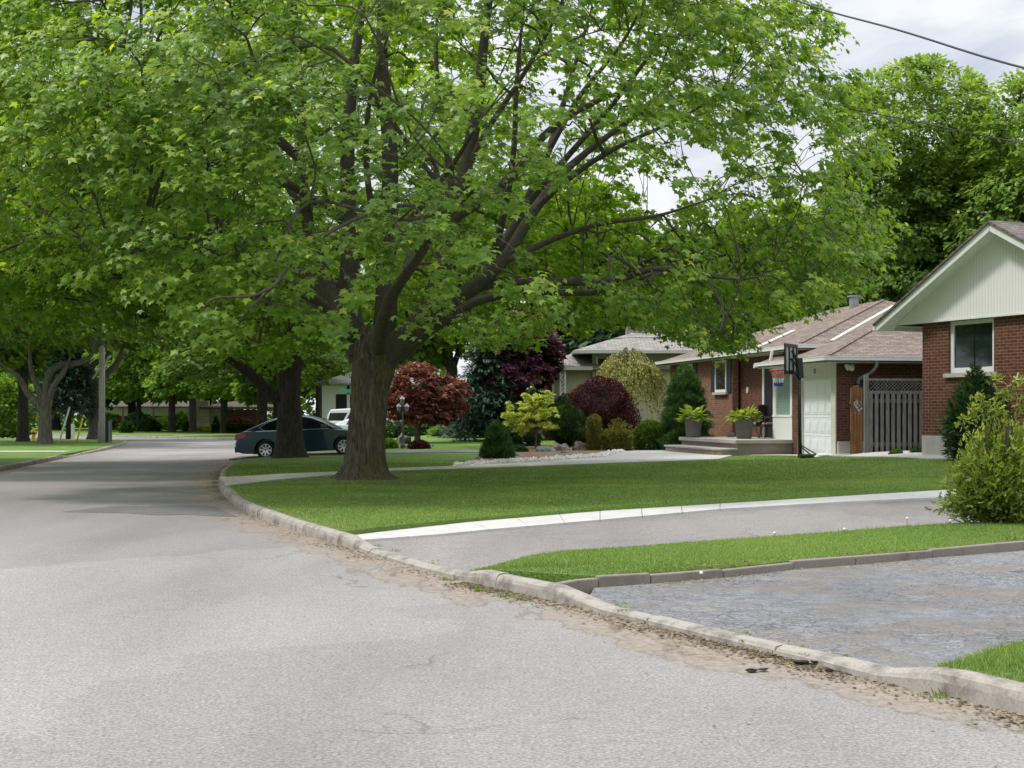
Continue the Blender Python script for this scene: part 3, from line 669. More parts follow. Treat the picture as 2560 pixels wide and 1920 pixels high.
# straw and soil showing along the cut edge of the grass strip, and scraps blown onto the cracked driveway
rs = np.random.RandomState(31); A = np.array(c_bot); seg = np.linalg.norm(A[1:]-A[:-1], axis=1); cum = np.r_[0, np.cumsum(seg)]; n = 9000; t = rs.rand(n)*cum[-1]
X = np.interp(t, cum, A[:, 0]); Y = np.interp(t, cum, A[:, 1]); o = np.where(rs.rand(n) < .62, np.abs(rs.normal(size=n))*.07, -.12-np.abs(rs.normal(size=n))*.22); Y = Y+o+.0; P = np.c_[X, Y]
z = np.where(o > 0, h_grass(P)+.012+.02*rs.rand(n), h_drive(P)+.006); keep = (np.abs(X) < Y*.37) & (rs.rand(n) < np.clip(.5+.6*vnoise(np.c_[t, t*0, t*0], 1.2, 4), .12, 1)); P = P[keep]; z = z[keep]; n = len(P)
sz = .007+.02*rs.rand(n)**2; a = rs.rand(n)*6.28; ca, sa = np.cos(a)*sz, np.sin(a)*sz; e = .2+.3*rs.rand(n); u_ = sz*.7*rs.rand(n)
V = np.stack([np.c_[P[:, 0]-ca, P[:, 1]-sa, z], np.c_[P[:, 0]+sa*e, P[:, 1]-ca*e, z+u_], np.c_[P[:, 0]+ca, P[:, 1]+sa, z+u_*.3], np.c_[P[:, 0]-sa*e, P[:, 1]+ca*e, z+u_*.6]], 1).reshape(-1, 3)
tag(link('straw', npmesh('straw', V, np.arange(4*n).reshape(-1, 4), np.repeat(np.clip(.45+.5*rs.rand(n), 0, 1), 4)), M['litter']), 'dry straw and scraps along the edging of the grass strip', kind='stuff')

# petals and scraps fallen on the lawn under the maple
rs = np.random.RandomState(57); n = 1500; P = np.c_[TREE[0]+rs.normal(size=n)*5.5+1.5, TREE[1]+rs.normal(size=n)*4.5-2]; P = P[inpoly(P, lawn_poly)]; n = len(P); z = h_grass(P)+.022
sz = .008+.02*rs.rand(n)**2; a = rs.rand(n)*6.28; ca, sa = np.cos(a)*sz, np.sin(a)*sz; V = np.stack([np.c_[P[:, 0]-ca, P[:, 1]-sa, z], np.c_[P[:, 0]+sa*.7, P[:, 1]-ca*.7, z+sz*.6], np.c_[P[:, 0]+ca, P[:, 1]+sa, z], np.c_[P[:, 0]-sa*.7, P[:, 1]+ca*.7, z+sz*.4]], 1).reshape(-1, 3)
tag(link('fallen_scraps', npmesh('fallen_scraps', V, np.arange(4*n).reshape(-1, 4), np.repeat(np.clip(.5+.5*rs.rand(n), 0, 1), 4)), M['litter']), 'small pale scraps fallen on the lawn round the big maple', kind='stuff')
# ------------------------------------------------------------------ foliage
def leaf_shape(kind):
    if kind == 'maple':
        R = [(.10,-.22,.0),(.42,-.34,-.06),(.36,-.04,.0),(.92,.30,-.16),(.36,.42,.0)]
        V = [(0,-.12,0),(0,.25,.05),(0,1.0,-.2)]+R[1:]+[(-x,y,z) for x,y,z in R[1:]]
        # 0 base 1 centre 2 tip, 3..6 right, 7..10 left
        F = [(0,3,1),(3,4,1),(4,5,1),(5,6,1),(6,2,1),(7,0,1),(8,7,1),(9,8,1),(10,9,1),(2,10,1)]
        return np.array(V), np.array(F)
    if kind == 'oval':
        V = [(0,0,0),(.32,.35,.03),(.26,.75,.0),(0,1.05,-.1),(-.26,.75,.0),(-.32,.35,.03)]
        return np.array(V)*[1,1,1], np.array([(0,1,2),(0,2,3),(0,3,4),(0,4,5)])
    if kind == 'tri':
        return np.array([(0,-.2,0),(.55,.35,.0),(0,1,-.15),(-.55,.35,.0)]), np.array([(0,1,2),(0,2,3)])
    if kind == 'needle':
        return np.array([(-.11,0,0),(.11,0,0),(.05,1,0),(-.05,1,0)]), np.array([(0,1,2),(0,2,3)])
    if kind == 'spray':
        return np.array([(0,0,0),(.2,.35,.03),(.05,.4,0),(.25,.8,-.02),(0,.62,.02),(0,1.05,-.05),(-.22,.75,0),(-.05,.4,0),(-.2,.3,.02)]), np.array([(0,1,2),(0,2,7),(2,3,4),(2,4,7),(4,5,7),(7,5,6),(0,7,8)])
def leaves(name, P, D, U, S, rnd, mat, kind='maple', parent=None):
    """P positions, D tip direction, U up hint (leaf normal), S size"""
    n = len(P); D = D/(np.linalg.norm(D, axis=1, keepdims=True)+1e-9)
    X = np.cross(D, U); X /= (np.linalg.norm(X, axis=1, keepdims=True)+1e-9); Z = np.cross(X, D)
    LV, LF = leaf_shape(kind)
    V = P[:, None]+S[:, None, None]*(LV[None, :, 0:1]*X[:, None]+LV[None, :, 1:2]*D[:, None]+LV[None, :, 2:3]*Z[:, None])
    F = LF[None]+(np.arange(n)*len(LV))[:, None, None]
    return link(name, npmesh(name, V.reshape(-1, 3), F.reshape(-1, 3), np.repeat(rnd, len(LV))), M[mat] if isinstance(mat, str) else mat, parent)
def sprays(cent, out, n_per, rad, lsize, rs, droop=.5, flatz=.55, tone=None, var=.17):
    """leaf positions, directions, ups round cluster centres"""
    m = len(cent); N_ = n_per*m; idx = np.repeat(np.arange(m), n_per)
    q = rs.normal(size=(N_, 3)); q /= np.linalg.norm(q, axis=1, keepdims=True)+1e-9; q *= (rs.rand(N_, 1)**.5)
    q[:, 2] *= flatz; rr = np.repeat(rad, n_per) if hasattr(rad, '__len__') else np.full(N_, rad)
    o = out[idx]; P = cent[idx]+q*rr[:, None]
    # leaves hang lower towards the outside of each spray
    fwd = (q[:, 0]*o[:, 0]+q[:, 1]*o[:, 1]); P[:, 2] -= np.clip(fwd, 0, 1)*rr*droop*.8
    D = o*.7+q*.9+rs.normal(size=(N_, 3))*.32; D[:, 2] -= droop*(.6+.7*rs.rand(N_))
    U = np.c_[rs.normal(size=(N_, 2))*.38+o[:, :2]*.55, .95+rs.rand(N_)*.3]
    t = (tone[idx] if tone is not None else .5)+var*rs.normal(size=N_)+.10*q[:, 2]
    sp = rs.rand(N_) < .012; t = np.clip(t, 0, .97); t[sp] = 1.0
    S = lsize*(.5+.85*rs.rand(N_))
    return P, D, U, S, t
class Tubes:
    """fast collector of tapered tubes"""
    def __init__(s): s.V = []; s.F = []; s.k = 0
    def add(s, pts, r0, r1, n=5, pw=1.0):
        pts = np.asarray(pts, float); m = len(pts); d = np.gradient(pts, axis=0); d /= np.linalg.norm(d, axis=1, keepdims=True)+1e-9
        ref = np.array([.31, .22, .92]); a = np.cross(d, ref); a /= np.linalg.norm(a, axis=1, keepdims=True)+1e-9; b = np.cross(d, a)
        r = r0+(r1-r0)*(np.linspace(0, 1, m)**pw) if not hasattr(r0, '__len__') else np.asarray(r0)
        th = np.arange(n)*2*np.pi/n
        ring = pts[:, None]+r[:, None, None]*(np.cos(th)[None, :, None]*a[:, None]+np.sin(th)[None, :, None]*b[:, None])
        i = np.arange(m-1)[:, None]; k = np.arange(n)[None]
        f = np.stack([i*n+k, i*n+(k+1) % n, (i+1)*n+(k+1) % n, (i+1)*n+k], -1).reshape(-1, 4)
        s.V.append(ring.reshape(-1, 3)); s.F.append(f+s.k); s.k += m*n
    def build(s, name, mat, parent):
        if not s.V: return None
        return link(name, npmesh(name, np.concatenate(s.V), np.concatenate(s.F)), mat, parent, smooth=True)
def smooth_path(ctrl, n=14):
    """Catmull-Rom through control rows"""
    c = np.asarray(ctrl, float); c = np.vstack([2*c[0]-c[1], c, 2*c[-1]-c[-2]]); out = []
    for i in range(1, len(c)-2):
        for t in np.linspace(0, 1, n, endpoint=False):
            out.append(.5*((2*c[i])+(-c[i-1]+c[i+1])*t+(2*c[i-1]-5*c[i]+4*c[i+1]-c[i+2])*t*t+(-c[i-1]+3*c[i]-3*c[i+1]+c[i+2])*t**3))
    out.append(c[-2]); return np.array(out)
def grow(limbs, targets_levels, rs, root, wig=.12):
    """limbs: list of (pts, radii). Each level's targets are joined to the nearest node by a curved tapered branch."""
    tubes = [Tubes() for _ in limbs]; NP = []; NR = []; NL = []
    for li, (p, r) in enumerate(limbs):
        tubes[li].add(p, r, 0, 10); NP.append(p[2:]); NR.append(r[2:]); NL.append(np.full(len(p)-2, li))
    NP = np.concatenate(NP); NR = np.concatenate(NR); NL = np.concatenate(NL)
    for T, r0, r1, sides, pen in targets_levels:
        newP = []; newR = []; newL = []
        T = T[np.argsort(np.linalg.norm(T-root, axis=1))]
        for tp in T:
            dv = NP-tp; dist = np.linalg.norm(dv, axis=1); rt = np.linalg.norm(NP-root, axis=1); tr = np.linalg.norm(tp-root)
            cost = dist+pen*np.maximum(0, rt-tr+.3*dist)*1.5+.35*np.maximum(0, NP[:, 2]-tp[2])
            j = int(np.argmin(cost)); a = NP[j]; Ld = dist[j]
            if Ld < .05: continue
            mid1 = a+(tp-a)*.35+rs.normal(size=3)*wig*Ld*.6; mid1[2] += .08*Ld
            mid2 = a+(tp-a)*.7+rs.normal(size=3)*wig*Ld*.6; mid2[2] += .10*Ld
            ra = min(r0*(.6+.14*Ld), NR[j]*.8)*rs.uniform(.8, 1.2); m = 5 if sides < 5 else 6
            p = smooth_path([a, mid1, mid2, tp], 2 if sides < 5 else 4); rr = np.linspace(ra, min(r1, ra*.7), len(p))
            tubes[NL[j]].add(p, rr, 0, sides); newP.append(p[1:]); newR.append(rr[1:]); newL.append(np.full(len(p)-1, NL[j]))
        if newP: NP = np.concatenate([NP]+newP); NR = np.concatenate([NR]+newR); NL = np.concatenate([NL]+newL)
    return tubes
def trunk_mesh(ctrl, n=36, m=60, lobes=((3, .05), (7, .035), (11, .02)), flare=.35, seed=0):
    """ctrl rows: x, y, z, radius"""
    p = smooth_path(ctrl, max(4, m//len(ctrl))); rs = np.random.RandomState(seed); ph = rs.rand(8)*6.28
    th = np.arange(n)*2*np.pi/n; V = []
    z0 = p[0, 2]
    for i, (x, y, z, r) in enumerate(p):
        hgt = (z-z0); fl = np.exp(-hgt/.28)
        rr = np.full(n, r)
        for j, (k, a) in enumerate(lobes): rr = rr*(1+a*np.sin(k*th+ph[j]+hgt*.5*(j-1)))
        rr = rr*(1+fl*flare*.55*(.45+np.sin(5*th+ph[5])*.5+.3*np.sin(8*th+ph[6])))
        V.append(np.c_[x+rr*np.cos(th), y+rr*np.sin(th), np.full(n, z)])
    V = np.concatenate(V); V += (vnoise(V, 2.2, seed)*.012+vnoise(V, 6, seed+2)*.006)[:, None]*np.c_[np.cos(np.tile(th, len(p))), np.sin(np.tile(th, len(p))), np.zeros(len(V))]*(ctrl[0][3]/.4)
    mm = len(p); i = np.arange(mm-1)[:, None]; k = np.arange(n)[None]
    F = np.stack([i*n+k, i*n+(k+1) % n, (i+1)*n+(k+1) % n, (i+1)*n+k], -1).reshape(-1, 4)
    return npmesh('trunk', V, F)
# ------------------------------------------------------------------ the big maple
def big_maple():
    rs = np.random.RandomState(42); tx, ty = TREE; tz = hg(tx, ty)-.03
    t = thing('maple_tree', (tx, ty, tz), 'huge green maple with a thick mossy trunk on the front lawn by the kerb', 'tree')
    o = np.array([tx, ty, tz]); d0 = ty
    def w(px, py, dd=0.0):
        v = W(px, py, d0+dd); return np.array([v.x, v.y, v.z])-o
    ctrl = [(*w(916,1207)[:2]*np.array([1, 0]), 0, .68), (*(w(914,1178)*[1,0,1]), .50), (*(w(915,1130)*[1,0,1]), .435), (*(w(919,1060)*[1,0,1]), .40), (*(w(924,990)*[1,0,1]), .405), (*(w(932,930)*[1,0,1]), .455), (*(w(940,880)*[1,0,1]), .55), (*(w(944,845)*[1,0,1]), .5), (*(w(945,815)*[1,0,1]), .36)]
    ctrl = [tuple(c) for c in ctrl]
    link('trunk', trunk_mesh(ctrl, 56, 90, flare=.6, seed=3), M['bark'], t, smooth=True)
    L_ = []
    def limb(pts, r):
        p = np.array([w(*q) for q in pts]); n = 8; sp = smooth_path(p, n); rr = np.interp(np.linspace(0, 1, len(sp)), np.linspace(0, 1, len(r)), r)
        L_.append((sp, rr))
    limb([(905,900,.1),(882,820,.1),(872,740,.3),(876,620,.6),(868,430,1.0),(880,200,1.2),(905,0,1.5),(900,-250,1.8)], [.30,.27,.24,.21,.17,.13,.09,.04])
    limb([(890,880,-.1),(850,790,-.2),(815,700,.0),(770,560,.2),(757,400,.2),(752,220,0),(735,20,-.3),(700,-200,-.6)], [.22,.19,.165,.14,.12,.10,.075,.03])
    limb([(950,880,0),(965,780,-.2),(965,650,-.3),(975,500,-.1),(972,330,.1),(955,150,.3),(960,-50,.5),(990,-260,.8)], [.28,.25,.22,.19,.17,.13,.09,.04])
    limb([(965,895,-.1),(1040,815,-.4),(1085,740,-.7),(1120,600,-1.0),(1160,440,-1.1),(1195,250,-1.2),(1215,60,-1.2),(1250,-150,-1.0)], [.28,.25,.21,.185,.16,.13,.09,.04])
    limb([(985,890,.2),(1075,810,.4),(1150,760,.6),(1230,660,.9),(1310,520,1.2),(1370,380,1.5),(1420,220,1.9),(1480,20,2.2)], [.25,.22,.18,.14,.11,.09,.06,.03])
    limb([(1050,800,0),(1150,740,-.4),(1250,660,-.8),(1340,520,-.6),(1400,440,-.2),(1480,370,.2),(1600,280,.6),(1700,190,1.0)], [.18,.16,.135,.11,.09,.075,.05,.02])
    limb([(1100,560,-1.0),(1190,510,-1.3),(1280,440,-1.6),(1370,330,-1.8),(1500,250,-2.0),(1640,210,-2.3)], [.13,.12,.10,.08,.05,.02])
    limb([(1060,830,0),(1150,745,-.3),(1250,705,-.6),(1400,705,-1.2),(1540,700,-2.0),(1640,672,-2.6),(1760,690,-3.2),(1860,700,-3.6)], [.13,.12,.10,.08,.06,.04,.02])
    limb([(1070,830,.3),(1190,755,.5),(1330,730,.9),(1480,730,1.6),(1620,690,2.4),(1800,640,3.2),(1990,600,4.0)], [.11,.095,.08,.06,.04,.02])
    limb([(880,820,.1),(800,720,.8),(700,640,1.8),(600,560,2.8),(450,520,3.8),(280,470,4.8)], [.16,.14,.12,.10,.07,.02])
    limb([(880,840,-.3),(800,760,-1.6),(690,690,-3.0),(560,640,-4.4),(420,620,-5.6),(280,640,-6.5)], [.15,.13,.11,.09,.06,.02])
    limb([(945,880,-.3),(960,800,-1.8),(985,730,-3.4),(1040,650,-5.0),(1100,560,-6.4),(1180,480,-7.6)], [.17,.15,.12,.1,.07,.025])
    limb([(930,880,.4),(960,780,2.0),(1000,690,3.8),(1060,600,5.5),(1120,520,7.0)], [.17,.15,.12,.09,.03])
    limb([(752,400,.2),(640,300,-.6),(500,200,-1.4),(350,130,-2.4),(180,80,-3.2)], [.11,.10,.08,.05,.02])
    limb([(868,560,.6),(740,470,-.4),(640,430,-1.6),(520,350,-2.8),(380,330,-3.8)], [.10,.09,.07,.05,.02])
    limb([(1340,520,-.6),(1430,440,-1.2),(1540,370,-1.8),(1670,310,-2.4),(1800,240,-3.0)], [.075,.065,.05,.035,.015])
    limb([(1120,600,-1.0),(1130,470,-.8),(1110,330,-.6),(1090,150,-.4),(1100,-80,0)], [.11,.09,.07,.05,.02])
    limb([(1230,660,.9),(1262,520,.6),(1284,380,.2),(1292,200,0),(1312,0,0)], [.10,.085,.065,.05,.02])
    limb([(1310,520,1.2),(1420,390,1.0),(1540,250,.8),(1650,100,.6),(1740,-40,.4)], [.085,.07,.055,.04,.015])
    limb([(1370,380,1.5),(1450,240,1.5),(1560,100,1.6),(1640,-60,1.8)], [.07,.06,.04,.015])
    limb([(965,650,-.3),(930,520,-.8),(915,380,-1.2),(930,220,-1.5),(980,60,-1.8)], [.09,.075,.06,.045,.02])
    limb([(770,560,.2),(700,420,.8),(640,280,1.2),(600,120,1.5),(560,-60,1.8)], [.10,.085,.06,.045,.02])
    limb([(1160,440,-1.1),(1215,330,-1.4),(1300,200,-1.6),(1380,60,-1.8),(1440,-90,-2.0)], [.08,.065,.05,.035,.015])
    limb([(1250,660,-.8),(1380,600,-1.2),(1500,560,-1.8),(1640,540,-2.4),(1770,500,-3.0)], [.08,.065,.05,.035,.015])
    limb([(965,650,-.3),(1020,560,-1.6),(1080,480,-2.8),(1140,400,-4.0),(1200,300,-5.4)], [.09,.08,.065,.05,.02])
    # leaf cluster centres: dome-shaped crown, denser towards its outside
    cen = np.array([.75, 0, 0]); RX, RY = 10.6, 9.3
    def crown_z(u):  # lower and upper surface of the crown against radius fraction
        lo = 3.2-.95*u**2+.5*(1-u)**2; hi = 15.5*np.sqrt(np.clip(1-.80*u**2.2, 0, 1)); return lo, hi
    def sample(n, inner=.0):
        out = []
        while sum(map(len, out)) < n:
            q = rs.rand(6000, 3)*2-1; u = np.hypot(q[:, 0], q[:, 1]); q = q[u < 1]; u = u[u < 1]
            x, y = q[:, 0]*RX, q[:, 1]*RY; lo, hi = crown_z(u); z = lo+(hi-lo)*rs.rand(len(q))
            hfr = (z-lo)/(hi-lo+1e-6); shell = np.maximum(u**2, hfr**1.5)
            # hollow core, so the limbs show through gaps
            keep = rs.rand(len(q)) < np.clip(.05+.95*shell, inner, 1)
            p = np.c_[x+cen[0], y, z]
            gaps = vnoise(p, .28, 17); keep &= rs.rand(len(q)) < np.clip(.62+.75*gaps, .04, 1)
            # thin out the upper centre and the upper right side
            pxx = (p[:, 0]+tx)/(p[:, 1]+ty)*FPX+1280; pyy = HY-(p[:, 2]+tz-EYE)/(p[:, 1]+ty)*FPX
            open_ = np.exp(-(((pxx-1330)/330)**2+((pyy-190)/300)**2)*1.0)*.78
            open_ = np.maximum(open_, np.exp(-(((pxx-1660)/260)**2+((pyy-420)/110)**2))*.8); open_ = np.maximum(open_, np.exp(-(((pxx-1750)/260)**2+((pyy-150)/200)**2))*.5)
            open_ = np.maximum(open_, np.exp(-(((pxx-1010)/210)**2+((pyy-330)/300)**2))*.72)
            open_ = np.maximum(open_, np.exp(-(((pxx-1020)/120)**2+((pyy-750)/75)**2))*.75)
            open_ = np.maximum(open_, np.exp(-(((pxx-770)/110)**2+((pyy-300)/260)**2))*.62)
            open_ = np.maximum(open_, (p[:, 1] < 1.0)*np.exp(-np.abs((pxx-1080)/380)**3-np.abs((pyy-360)/430)**3)*.80)
            open_ = np.maximum(open_, np.exp(-(((pxx-980)/190)**2+((pyy-740)/90)**2))*.9*(p[:, 1] < 2))
            open_ = np.maximum(open_, np.exp(-(((pxx-560)/130)**2+((pyy-640)/60)**2))*.7)
            open_ = np.maximum(open_, .3*(pyy < 430)*(pxx > 760)*(pxx < 1900))
            keep &= rs.rand(len(q)) > open_
            # outline of the crown on the right as seen in the photograph, in metres from the trunk
            lim = np.interp(p[:, 2], [2.2, 3.2, 4.5, 6.0, 7.5, 9.0, 10.5, 12.0, 16], [8.4, 9.3, 10.9, 11.3, 10.4, 9.6, 9.5, 8.0, 5])
            keep &= (p[:, 0] < lim*(1+.05*np.sin(p[:, 2]*5)))
            # keep the view under the crown clear
            base_row = np.interp(pxx, [-400, 0, 250, 400, 520, 640, 850, 930, 1090, 1280, 1420, 1600, 1760, 1850, 1900, 1960, 2100, 2300, 2700], [700, 700, 740, 760, 900, 925, 880, 800, 850, 890, 840, 820, 865, 915, 840, 800, 735, 650, 560])
            keep &= pyy < base_row-rs.rand(len(q))*26
            keep &= ~((np.abs(p[:, 0]) < 1.0) & (pyy > 690) & (p[:, 1] < .3) & (rs.rand(len(q)) < .55))
            out.append(p[keep])
        return np.concatenate(out)[:n]
    cl = sample(4200)
    l1 = sample(170, .5); l2 = cl[rs.choice(len(cl), 900, replace=False)]
    tubes = grow(L_, [(l1, .085, .035, 7, .5), (l2, .04, .013, 5, .4), (cl, .013, .005, 4, .3)], rs, np.array([0, 0, 3.0]))
    for tb in tubes: tb.build('branch', M['twig'], t)
    out = cl-np.array([.5, 0, 4.5]); out[:, 2] *= .25; out /= np.linalg.norm(out, axis=1, keepdims=True)
    tone = .5+.16*vnoise(cl, .35, 23)+.1*np.clip((cl[:, 2]-6)/6, -1, 1)+rs.normal(size=len(cl))*.09+.10*sst((-cl[:, 0]-2)/6)  # last term paints the sunlit left side into the leaf tone
    n1 = len(cl)
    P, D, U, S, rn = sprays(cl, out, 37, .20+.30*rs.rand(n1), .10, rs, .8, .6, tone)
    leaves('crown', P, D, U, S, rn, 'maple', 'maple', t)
big_maple()
# ------------------------------------------------------------------ other trees
def tree(name, label, cat, x, y, z, trunk_r, fork, crown, mat='maple_dark', bark='bark_dark', ncl=500, per=22, lsize=.2, crad=.6, kind='tri', seed=0, group=None, nlimb=6, trunk_ctrl=None, limbs=None, shell=.5, gap=.5, tone_up=.15, droop=.4, low_flat=.35, lean=0, bright_side=.0):
    """crown: list of blobs (cx, cy, cz, rx, ry, rz) local; fork: height where the limbs start"""
    rs = np.random.RandomState(seed+100); t = thing(name, (x, y, z), label, cat, group)
    if trunk_r > 0:
        c = trunk_ctrl or [(0, 0, -.1, trunk_r*1.35), (0, 0, fork*.12, trunk_r*1.08), (lean*.3, 0, fork*.4, trunk_r), (lean*.7, 0, fork*.8, trunk_r*.92), (lean, 0, fork, trunk_r*1.0), (lean*1.1, 0, fork*1.15, trunk_r*.7)]
        link('trunk', trunk_mesh(c, 18, 26, seed=seed), M[bark], t, smooth=True)
    L_ = []
    B = np.array(crown, float)
    if limbs:
        for p, r in limbs:
            sp = smooth_path(p, 6); L_.append((sp, np.interp(np.linspace(0, 1, len(sp)), np.linspace(0, 1, len(r)), r)))
    else:
        for i in range(nlimb):
            b = B[i % len(B)]; a = 6.28*i/nlimb+rs.rand()*.6; e = np.array([b[0]+b[3]*.62*math.cos(a), b[1]+b[4]*.62*math.sin(a), b[2]+b[5]*rs.uniform(-.1, .6)])
            s0 = np.array([lean, 0, fork*.97]); m1 = s0+(e-s0)*.3+[0, 0, .12*fork+.3]; m2 = s0+(e-s0)*.65+[0, 0, .1*fork]
            sp = smooth_path([s0, m1, m2, e], 5); L_.append((sp, np.linspace(max(trunk_r, .08)*.6, .03, len(sp))))
    vol = B[:, 3]*B[:, 4]*B[:, 5]; pr = vol**.7/np.sum(vol**.7); pts = []
    while sum(map(len, pts)) < ncl:
        k = rs.choice(len(B), ncl, p=pr); q = rs.normal(size=(ncl, 3)); q /= np.linalg.norm(q, axis=1, keepdims=True); rr = rs.rand(ncl)**(1/3*(1-shell)+.02)
        p = B[k, :3]+q*rr[:, None]*B[k, 3:6]; lowz = B[k, 2]-B[k, 5]*low_flat
        ok = (p[:, 2] > lowz-rs.rand(ncl)*.3) & (rs.rand(ncl) < np.clip(.75+gap*vnoise(p, 1.6/max(1., B[:, 3].mean()*.35), seed), .05, 1)); pts.append(p[ok])
    cl = np.concatenate(pts)[:ncl]; cc = B[:, :3].mean(0)
    l1 = cl[rs.choice(ncl, min(ncl//8, 60), replace=False)]
    if trunk_r > 0:
        tubes = grow(L_, [(l1, trunk_r*.2, trunk_r*.06, 5, .5), (cl[rs.choice(ncl, min(ncl//2, 260), replace=False)], trunk_r*.06, .01, 3, .3)], rs, np.array([lean, 0, fork*.8]))
        for tb in tubes: tb.build('branch', M[bark], t)
    d = cl-cc; d[:, 2] *= .5; d /= np.linalg.norm(d, axis=1, keepdims=True)+1e-9
    z0, z1 = cl[:, 2].min(), cl[:, 2].max()
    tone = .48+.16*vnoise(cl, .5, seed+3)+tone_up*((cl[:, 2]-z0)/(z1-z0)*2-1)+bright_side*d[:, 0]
    P, D, U, S, rn = sprays(cl, d, per, crad*(.6+.6*rs.rand(len(cl))), lsize, rs, droop, .55, tone)
    leaves('crown', P, D, U, S, rn, mat, kind, t)
    return t
# second street maple, dark trunk in front of the sedan
x, y = -7.38, 47.3; z = hg(x, y)
def rel(px, py, d): v = W(px, py, d); return np.array([v.x-x, v.y-y, v.z-z])
tree('maple_tree', 'dark-trunked maple in front of the parked blue sedan, low limb reaching left', 'tree', x, y, z, .42, 3.6,
     [(0,0,9,8.6,8.6,6.0),(-4,-1,6.5,5.2,5.5,3.2),(3,-1,6.2,5.0,5,2.6)], 'maple', 'bark_dark', 1150, 24, .18, .62, 'maple', 5,
     trunk_ctrl=[(0,0,-.1,.66),(-.02,0,.25,.52),(-.04,0,1.2,.41),(-.06,0,2.4,.38),(0,0,3.2,.42),(.05,0,3.9,.34)],
     limbs=[([(0,0,3.2),(.1,.3,5.5),(.3,.8,8),(.2,1,11)],[.34,.26,.18,.06]), ([(0,0,3.1),(.6,-.4,5.2),(2,-1,7.5),(4,-1.5,9.5)],[.28,.22,.14,.04]),
            ([(-.1,0,1.75),(-.85,-.2,2.35),(-1.75,-.4,3.15),(-3.2,-.8,4.0),(-5,-1.3,4.8),(-6.5,-2,5.4)],[.23,.19,.16,.12,.08,.03]),
            ([(0,0,3.3),(-.9,.1,5.2),(-2.5,.3,7.5),(-4,.5,10)],[.26,.2,.14,.04]), ([(0,0,3.0),(-1.5,-1,5.4),(-4,-2,6.6),(-6.5,-2.5,7.2)],[.2,.16,.12,.04]), ([(0,.2,3.2),(.5,2,5.5),(1.5,4,8)],[.22,.16,.05])],
     gap=.55, tone_up=.1, low_flat=.55)
# trees along the far side of the cross street
far = [(430,1084,118,.30,3.0,6.5,13,'dark far maple with a forked trunk, left of the trio on the far lawn','maple_dark'),
       (482,1084,121,.30,3.6,5.5,12,'slimmer far maple in the middle of the trio on the far lawn','maple'),
       (560,1084,112,.30,3.2,5.5,11,'far maple nearest the clipped hedge, right of the trio','maple'),
       (655,1074,98,.36,4.0,6.0,13,'tall dark far maple seen just behind the roof of the blue sedan','maple_dark'),
       (347,1084,124,.22,3.4,4.6,11,'thin-trunked far maple left of the forked one','bush'),]
for i, (px, py, d, r, fk, R_, H_, lab, mt) in enumerate(far):
    v = W(px, py, d); tree('maple_tree', lab, 'tree', v.x, d, .1, r, fk, [(0,0,H_*.60,R_,R_,H_*.38),(-R_*.35,-1,H_*.36,R_*.7,R_*.7,H_*.2),(R_*.4,-1,H_*.37,R_*.65,R_*.7,H_*.2)], ('maple', 'lime', 'maple', 'maple_dark', 'lime')[i], 'bark_dark' if i != 1 else 'bark_grey', 620, 26, .27, .7, 'tri', 20+i, 'maples on the far side of the cross street', tone_up=.2, bright_side=.05)
# pruned maples on the left verge
x, y, z = (112-1280)/FPX*69.5, 69.5, .13
lab = 'gnarled pruned maple with a grey forked trunk beside the yellow hydrant'
tree('maple_tree', lab, 'tree', x, y, z, .3, 2.6, [(-2,0,6.6,4.8,4.5,2.7),(3.2,0,6.4,4,4,2.3),(-5,-1,4.6,1.8,2.5,1.2)], 'maple_dark', 'bark_grey', 520, 24, .24, .62, 'tri', 31, None, tone_up=.1, low_flat=.5,
     trunk_ctrl=[(0,0,-.1,.42),(0,0,.25,.33),(0,0,1.0,.29),(.02,0,1.7,.28),(.03,0,2.1,.33),(.05,0,2.4,.25)],
     limbs=[([(.0,0,1.5),(-.35,-.1,2.0),(-.8,-.1,2.5),(-1.15,0,3.1),(-1.4,0,3.4),(-2.2,.1,3.9),(-2.6,.2,4.6)],[.25,.2,.17,.14,.12,.08,.04]),
            ([(0,0,2.0),(-.25,-.1,2.6),(-.6,0,3.4),(-.72,0,4.1),(-.75,.1,5.2)],[.24,.16,.13,.10,.05]),
            ([(.05,0,2.0),(.05,.1,2.9),(.3,.1,3.6),(.85,.1,3.9),(1.5,.1,3.95),(2.05,.1,4.15),(2.4,.1,4.6)],[.24,.2,.19,.17,.15,.12,.07]),
            ([(.1,0,2.0),(.5,-.1,2.9),(1.0,-.2,3.5),(1.3,-.1,4.3)],[.18,.14,.11,.05])])
x, y, z = (240-1280)/FPX*86, 86, .13
tree('maple_tree', 'gnarled pruned maple half hidden behind the utility pole', 'tree', x, y, z, .42, 3.2, [(0,0,7.6,4.5,4.5,2.8),(3,1,6.8,3.5,3,2),(-3,0,6.4,3.5,3,2)], 'maple_dark', 'bark_grey', 420, 24, .28, .7, 'tri', 33, None, tone_up=.25, low_flat=.5,
     limbs=[([(0,0,2.5),(-.3,0,3.5),(-.2,0,4.4),(.6,0,4.9),(1.2,0,5.9)],[.3,.24,.2,.15,.08]), ([(.1,0,2.6),(.6,0,3.8),(1.3,0,4.6),(1.7,0,5.8)],[.26,.2,.16,.08]), ([(0,0,2.8),(-.9,0,4.4),(-2,0,5.4)],[.2,.15,.07])])
x, y, z = (58-1280)/FPX*76, 76, .13
tree('maple_tree', 'dark straight-trunked tree left of the hydrant', 'tree', x, y, z, .27, 3.4, [(0,0,6.8,4.5,4.5,2.9),(-2,0,5.0,3,3,1.6)], 'maple_dark', 'bark_dark', 420, 24, .26, .66, 'tri', 35, low_flat=.5)
